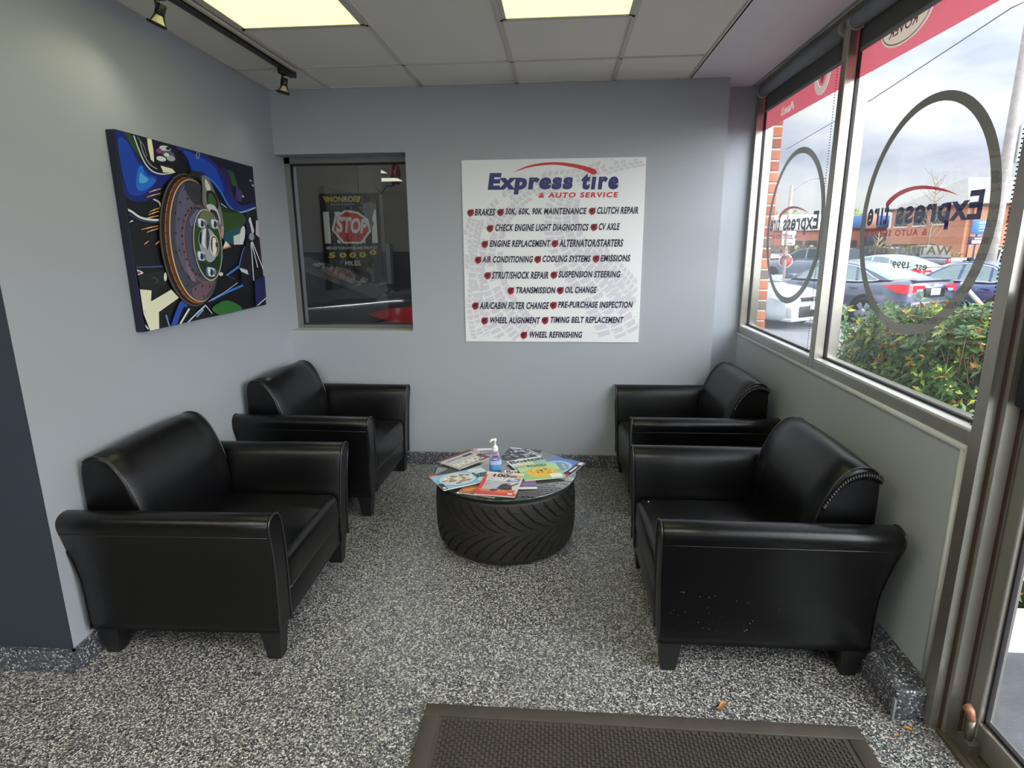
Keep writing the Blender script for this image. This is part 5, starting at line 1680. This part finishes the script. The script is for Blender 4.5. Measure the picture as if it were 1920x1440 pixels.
# ------------------------------------------------------------------ buildings
M_or = mat('orange stucco brick', (192, 132, 104), .9, noise=(.8, .08))
M_roofg = mat('roof grey', (148, 145, 140), .9, noise=(2, .06))
M_wdk = mat('building window', (66, 66, 64), .15, spec=.7)
M_sillw = mat('building sill', (214, 206, 196), .8)
t = thing('orange_building', 'orange brick building with a grey hipped roof across the lot', 'building', (0, 0, 0))
A0 = Vector((23.1, 45.0)); A1 = Vector((25.05, 40.2)); B1 = Vector((36, 39.6))
b = MB()
b.loft([[(p.x, p.y, GZ) for p in (A0, A1, B1)] + [(38, 57, GZ), (30, 57, GZ)], [(p.x, p.y, 3.78) for p in (A0, A1, B1)] + [(38, 57, 3.78), (30, 57, 3.78)]], smooth=False)
b.build('wall', M_or, t)
b = MB()
ev = 3.80
E0, E1, E2_ = (22.9, 45.4, ev - .05), (24.85, 39.9, ev), (36.2, 39.3, ev)
R0, R1 = (28.35, 46.0, 5.95), (37, 46, 5.95)
b.add([E0, E1, E2_, R0, R1, (38.2, 57, ev), (30, 57, ev)], [(0, 1, 3), (1, 2, 4, 3), (0, 3, 6), (3, 4, 5, 6), (4, 2, 5)])
b.build('roof', M_roofg, t)
b = MB()
b.tube([E0, E1, E2_], .07, 6); b.build('eave', mat('eave brown', (112, 92, 84), .8), t)
adir = (A1 - A0).normalized(); an = Vector((adir.y, -adir.x))
if an.x > 0: an = -an
def onA(s_, z, off): q = A0 + adir * s_ + an * off; return (q.x, q.y, z)
def winA(s0, s1, z0, z1):
    f = MB()
    f.add([onA(s0, z0, .02), onA(s1, z0, .02), onA(s1, z1, .02), onA(s0, z1, .02)], [(0, 1, 2, 3)])
    w_ = f.build('window', M_wdk, t)
    sl = MB()
    sl.add([onA(s0 - .05, z0 - .10, .06), onA(s1 + .05, z0 - .10, .06), onA(s1 + .05, z0, .06), onA(s0 - .05, z0, .06)], [(0, 1, 2, 3)])
    sl.build('sill', M_sillw, w_)
    n = 2
    fr = MB()
    for k in range(1, n + 1):
        s_ = s0 + (s1 - s0) * k / (n + 1)
        fr.add([onA(s_ - .02, z0, .03), onA(s_ + .02, z0, .03), onA(s_ + .02, z1, .03), onA(s_ - .02, z1, .03)], [(0, 1, 2, 3)])
    fr.build('mullion', mat('mullion grey', (120, 118, 112), .6), w_)
winA(.30, 1.25, 2.62, 3.50); winA(1.70, 2.62, 2.66, 3.50); winA(2.95, 3.95, 2.72, 3.50)
winA(.30, 2.20, .10, 1.43); winA(2.42, 3.46, .10, 1.43)
b = MB()
b.tube([(A1.x + .28, A1.y - .12, GZ), (A1.x + .28, A1.y - .12, 3.7)], .05, 6); b.build('downpipe', mat('downpipe brown', (120, 74, 56), .7), t)
for xx in (27.4, 29.8, 32.4):
    f = MB().box(xx, xx + .62, 39.95, 40.06, 2.78, 3.58); w_ = f.build('window', M_wdk, t)
    MB().box(xx - .05, xx + .67, 39.90, 40.0, 2.70, 2.78).build('sill', M_sillw, w_)
M_rb = brick_mat('low building brick', (178, 104, 84), (160, 92, 74), (176, 150, 136), 1.0, .5, .16)
t = thing('brick_building', 'low brick building with blue and cream fascia beyond the parked cars', 'building', (0, 0, 0))
MB().box(18.4, 27.7, 54.5, 58, GZ, 2.75).build('wall', M_rb, t)
MB().rbox(18.2, 22.9, 54.2, 54.6, 2.6, 3.9, .02, 1).build('fascia', mat('fascia cream', (222, 214, 198), .8), t)
MB().rbox(22.9, 27.6, 54.1, 54.6, 2.75, 3.75, .02, 1).build('fascia', mat('fascia blue', (66, 104, 166), .7), t, label='blue fascia')
MB().rbox(25.75, 26.6, 54.05, 54.6, 2.70, 3.95, .02, 1).build('fascia', mat('fascia pink brick', (206, 148, 124), .8), t, label='pink brick fascia pier')
MB().rbox(26.0, 27.5, 54.2, 54.6, GZ, 2.35, .02, 1).build('dark_panel', mat('dark louvre', (74, 78, 92), .6), t)
for i, xx in enumerate((19.9, 21.1, 22.6, 24.4)):
    w_ = MB().box(xx, xx + .95, 54.42, 54.56, .2, 1.75).build('window', M_wdk, t)
    if i < 3: MB().lathe([(.001, 0), (.22, 0), (.22, .02), (.001, .02)], 16, Matrix.Translation((xx + .5, 54.41, 1.15)) @ Matrix.Rotation(PI / 2, 4, 'X')).build('window_sign', mat('yellow window sign', (196, 196, 96), .6), w_)

# ------------------------------------------------------------------ trees and shrubs far off
M_tleaf = attr_mat('tree leaf', .6, .3, .25)
def tree(label, x, y, h, r, cols, n, seed, trunk=True, flat=1.0, cat='tree', name='tree'):
    q = random.Random(seed)
    t = thing(name, label, cat, (x, y, GZ))
    m = MB()
    cl = [(q.uniform(-.6, .6) * r, q.uniform(-.6, .6) * r, h - r * flat + q.uniform(-.55, .45) * r * flat, r * q.uniform(.35, .6)) for _ in range(14)]
    for i in range(n):
        cx_, cy_, cz_, cr = q.choice(cl)
        d = Vector((q.gauss(0, 1), q.gauss(0, 1), q.gauss(0, 1))).normalized() * cr * q.uniform(.75, 1.02)
        p = Vector((cx_, cy_, cz_)) + Vector((d.x, d.y, d.z * flat))
        s_ = r * q.uniform(.05, .10)
        u = Vector((q.uniform(-1, 1), q.uniform(-1, 1), q.uniform(-1, 1))).normalized(); v = u.orthogonal().normalized()
        m.add([p - u * s_, p + v * s_ * .6, p + u * s_, p - v * s_ * .6], [(0, 1, 2, 3)], 0, False, lin(q.choice(cols)))
    f = m.build('foliage', M_tleaf, t, recalc=False, colors=True); f['kind'] = 'stuff'
    b = MB()
    b.tube([(0, 0, 0), (.05 * r, 0, h * .5), (0, 0, h * .8)], [r * .10, r * .07, r * .02], 8)
    for k in range(5):
        a = k * 1.3
        b.tube([(0, 0, h * (.4 + .06 * k)), (r * .5 * math.cos(a), r * .5 * math.sin(a), h * (.65 + .05 * k))], [r * .04, r * .012], 6)
    b.build('trunk', mat('bark', (96, 80, 66), .9), t)
    return t
LG = [(150, 172, 92), (130, 158, 80), (170, 186, 110), (112, 140, 74)]
tree('light green tree rising over the blue fascia', 28.6, 64.5, 6.0, 2.3, LG, 1500, 1)
tree('green treetop beside the brick pier in the far window', 24.0, 72, 6.2, 2.6, LG, 1300, 2)
tree('low green tree at the far end of the lot', 20.6, 66, 5.0, 2.0, LG, 900, 3)
tree('broad green tree on the skyline behind the cream fascia', 30.5, 82, 6.2, 3.2, LG, 1200, 5)
OG = [(150, 150, 96), (130, 132, 84), (168, 160, 108)]
tree('olive shrub in front of the dark louvre panel', 20.9, 42.5, 1.9, .8, OG, 500, 7, cat='shrub', name='shrub')
tree('olive shrub below the lower windows of the orange building', 24.3, 39.2, 1.5, .7, OG, 450, 8, cat='shrub', name='shrub')
# bare saplings
def bare(label, x, y, h, seed, col):
    q = random.Random(seed)
    t = thing('bare_tree', label, 'tree', (x, y, GZ))
    b = MB()
    b.tube([(0, 0, 0), (.03, 0, h * .5), (0, 0, h)], [.05, .035, .008], 7)
    b.build('trunk', mat('sapling bark %d' % seed, col, .9), t)
    b = MB()
    buds = MB()
    for k in range(34):
        z = h * q.uniform(.30, .95); a = q.uniform(0, 2 * PI); L = h * q.uniform(.10, .26) * (1.1 - z / h * .5)
        p1 = (L * .6 * math.cos(a), L * .6 * math.sin(a), z + L * .5); p2 = (L * math.cos(a), L * math.sin(a), z + L * 1.0)
        b.tube([(0, 0, z), p1, p2], [.016, .009, .003], 4)
        for _ in range(5):
            u = q.uniform(.4, 1); buds.lathe([(0, -.02), (.02, 0), (0, .02)], 4, Matrix.Translation((p2[0] * u + q.uniform(-.04, .04), p2[1] * u, z + L * u + q.uniform(-.05, .05))))
    b.build('branches', mat('sapling bark %d' % seed, col, .9), t)
    f = buds.build('buds', mat('bud olive', (150, 140, 104), .8), t); f['kind'] = 'stuff'
bare('bare budding sapling in front of the orange building', 20.6, 36.0, 5.6, 3, (150, 130, 110))
bare('small pale bare tree by the dark louvre panel', 18.9, 38.0, 2.5, 9, (206, 190, 160))
# distant skyline so that the lot does not end in the open
b = MB()
rs = random.Random(8)
x = -10
while x < 130:
    w = rs.uniform(6, 16); h = rs.uniform(1.5, 3.2)
    b.box(x, x + w, 120, 130, GZ, h)
    x += w
o = b.build('background_skyline', mat('far building grey', (150, 146, 140), .9)); o['kind'] = 'structure'
b = MB().box(60, 64, -40, 120, GZ, 4)
o = b.build('background_row', mat('far building tan', (176, 150, 128), .9)); o['kind'] = 'structure'
# ------------------------------------------------------------------ sky and light
w = bpy.data.worlds.new('overcast sky')
S.world = w
w.use_nodes = True
nt = w.node_tree
nt.nodes.clear()
out = nt.nodes.new('ShaderNodeOutputWorld')
bg = nt.nodes.new('ShaderNodeBackground')
tc = nt.nodes.new('ShaderNodeTexCoord')
sp = nt.nodes.new('ShaderNodeSeparateXYZ')
nt.links.new(tc.outputs['Generated'], sp.inputs[0])
mp = nt.nodes.new('ShaderNodeMapping')
mp.inputs['Scale'].default_value = (1, 1, 3.2)
nt.links.new(tc.outputs['Generated'], mp.inputs['Vector'])
n1 = nt.nodes.new('ShaderNodeTexNoise')
n1.inputs['Scale'].default_value = 3.4
n1.inputs['Detail'].default_value = 6
n1.inputs['Roughness'].default_value = .5
nt.links.new(mp.outputs[0], n1.inputs['Vector'])
cr = nt.nodes.new('ShaderNodeValToRGB')
e = cr.color_ramp.elements
e[0].position = .36; e[0].color = (.48, .53, .68, 1)
e[1].position = .62; e[1].color = (.98, .985, 1.0, 1)
x_ = e.new(.48); x_.color = (.72, .77, .90, 1)
nt.links.new(n1.outputs['Fac'], cr.inputs['Fac'])
# CIE overcast: the zenith is about three times as bright as the horizon
mx = nt.nodes.new('ShaderNodeMath'); mx.operation = 'MAXIMUM'; mx.inputs[1].default_value = 0
nt.links.new(sp.outputs[2], mx.inputs[0])
ma = nt.nodes.new('ShaderNodeMath'); ma.operation = 'MULTIPLY_ADD'; ma.inputs[1].default_value = SKYZ; ma.inputs[2].default_value = SKYH
nt.links.new(mx.outputs[0], ma.inputs[0])
nt.links.new(cr.outputs['Color'], bg.inputs['Color'])
nt.links.new(ma.outputs[0], bg.inputs['Strength'])
nt.links.new(bg.outputs[0], out.inputs['Surface'])

def sun(name, energy, angle, d, col):
    l = bpy.data.lights.new(name, 'SUN')
    l.energy = energy; l.angle = math.radians(angle); l.color = col
    o = bpy.data.objects.new(name, l); COL.objects.link(o)
    o.rotation_euler = Vector(d).to_track_quat('-Z', 'Y').to_euler()
    o.location = (12, 4, 14)
sun('veiled_sun', SUN, 80, (-.85, .75, -.26), (.98, .99, 1.0))
def area(name, loc, sx, sy, energy, col, rot=(0, 0, 0)):
    l = bpy.data.lights.new(name, 'AREA')
    l.shape = 'RECTANGLE'; l.size = sx; l.size_y = sy; l.energy = energy; l.color = col
    o = bpy.data.objects.new(name, l); COL.objects.link(o)
    o.location = loc; o.rotation_euler = rot
area('tail_fill', (.5, 4.9, 2.9), .7, .5, 30.0, (1.0, .97, .9), tuple((Vector((-1.5, 5.8, .9)) - Vector((.5, 4.9, 2.9))).to_track_quat('-Z', 'Y').to_euler()))  # added fill light, no fitting, brightens the workshop car's tail lamp
area('workshop_fill', (-2.6, 6.0, 3.5), 2.4, .2, SHOP, (1.0, .97, .88))  # added overhead fill without a fitting, lifts the dim workshop

# ------------------------------------------------------------------ camera
cam = bpy.data.cameras.new('camera')
co = bpy.data.objects.new('camera', cam)
COL.objects.link(co)
S.camera = co
F, YAW, PITCH_, ROLL = 1110.67, -0.0810508, 0.2314857, -0.0067873
cam.sensor_width = 36.0
cam.lens = 36.0 * F / 1920.0
cam.clip_start = 0.02
cam.clip_end = 500
fwd0 = Vector((math.sin(YAW), math.cos(YAW), 0)); right = Vector((math.cos(YAW), -math.sin(YAW), 0)); up = Vector((0, 0, 1))
fw = fwd0 * math.cos(PITCH_) - up * math.sin(PITCH_)
u2 = up * math.cos(PITCH_) + fwd0 * math.sin(PITCH_)
r3 = right * math.cos(ROLL) + u2 * math.sin(ROLL)
u3 = u2 * math.cos(ROLL) - right * math.sin(ROLL)
co.matrix_world = Matrix(((r3.x, u3.x, -fw.x, 0), (r3.y, u3.y, -fw.y, 0), (r3.z, u3.z, -fw.z, 1.6), (0, 0, 0, 1)))

S.view_settings.view_transform = 'Standard'
S.view_settings.look = 'None'
S.view_settings.gamma = 1.0
S.view_settings.use_curve_mapping = False
S.view_settings.exposure = EXPO
S.cycles.use_denoising = True
S.cycles.max_bounces = 10
S.cycles.diffuse_bounces = 6
S.cycles.transparent_max_bounces = 16
S.cycles.sample_clamp_indirect = 8.0
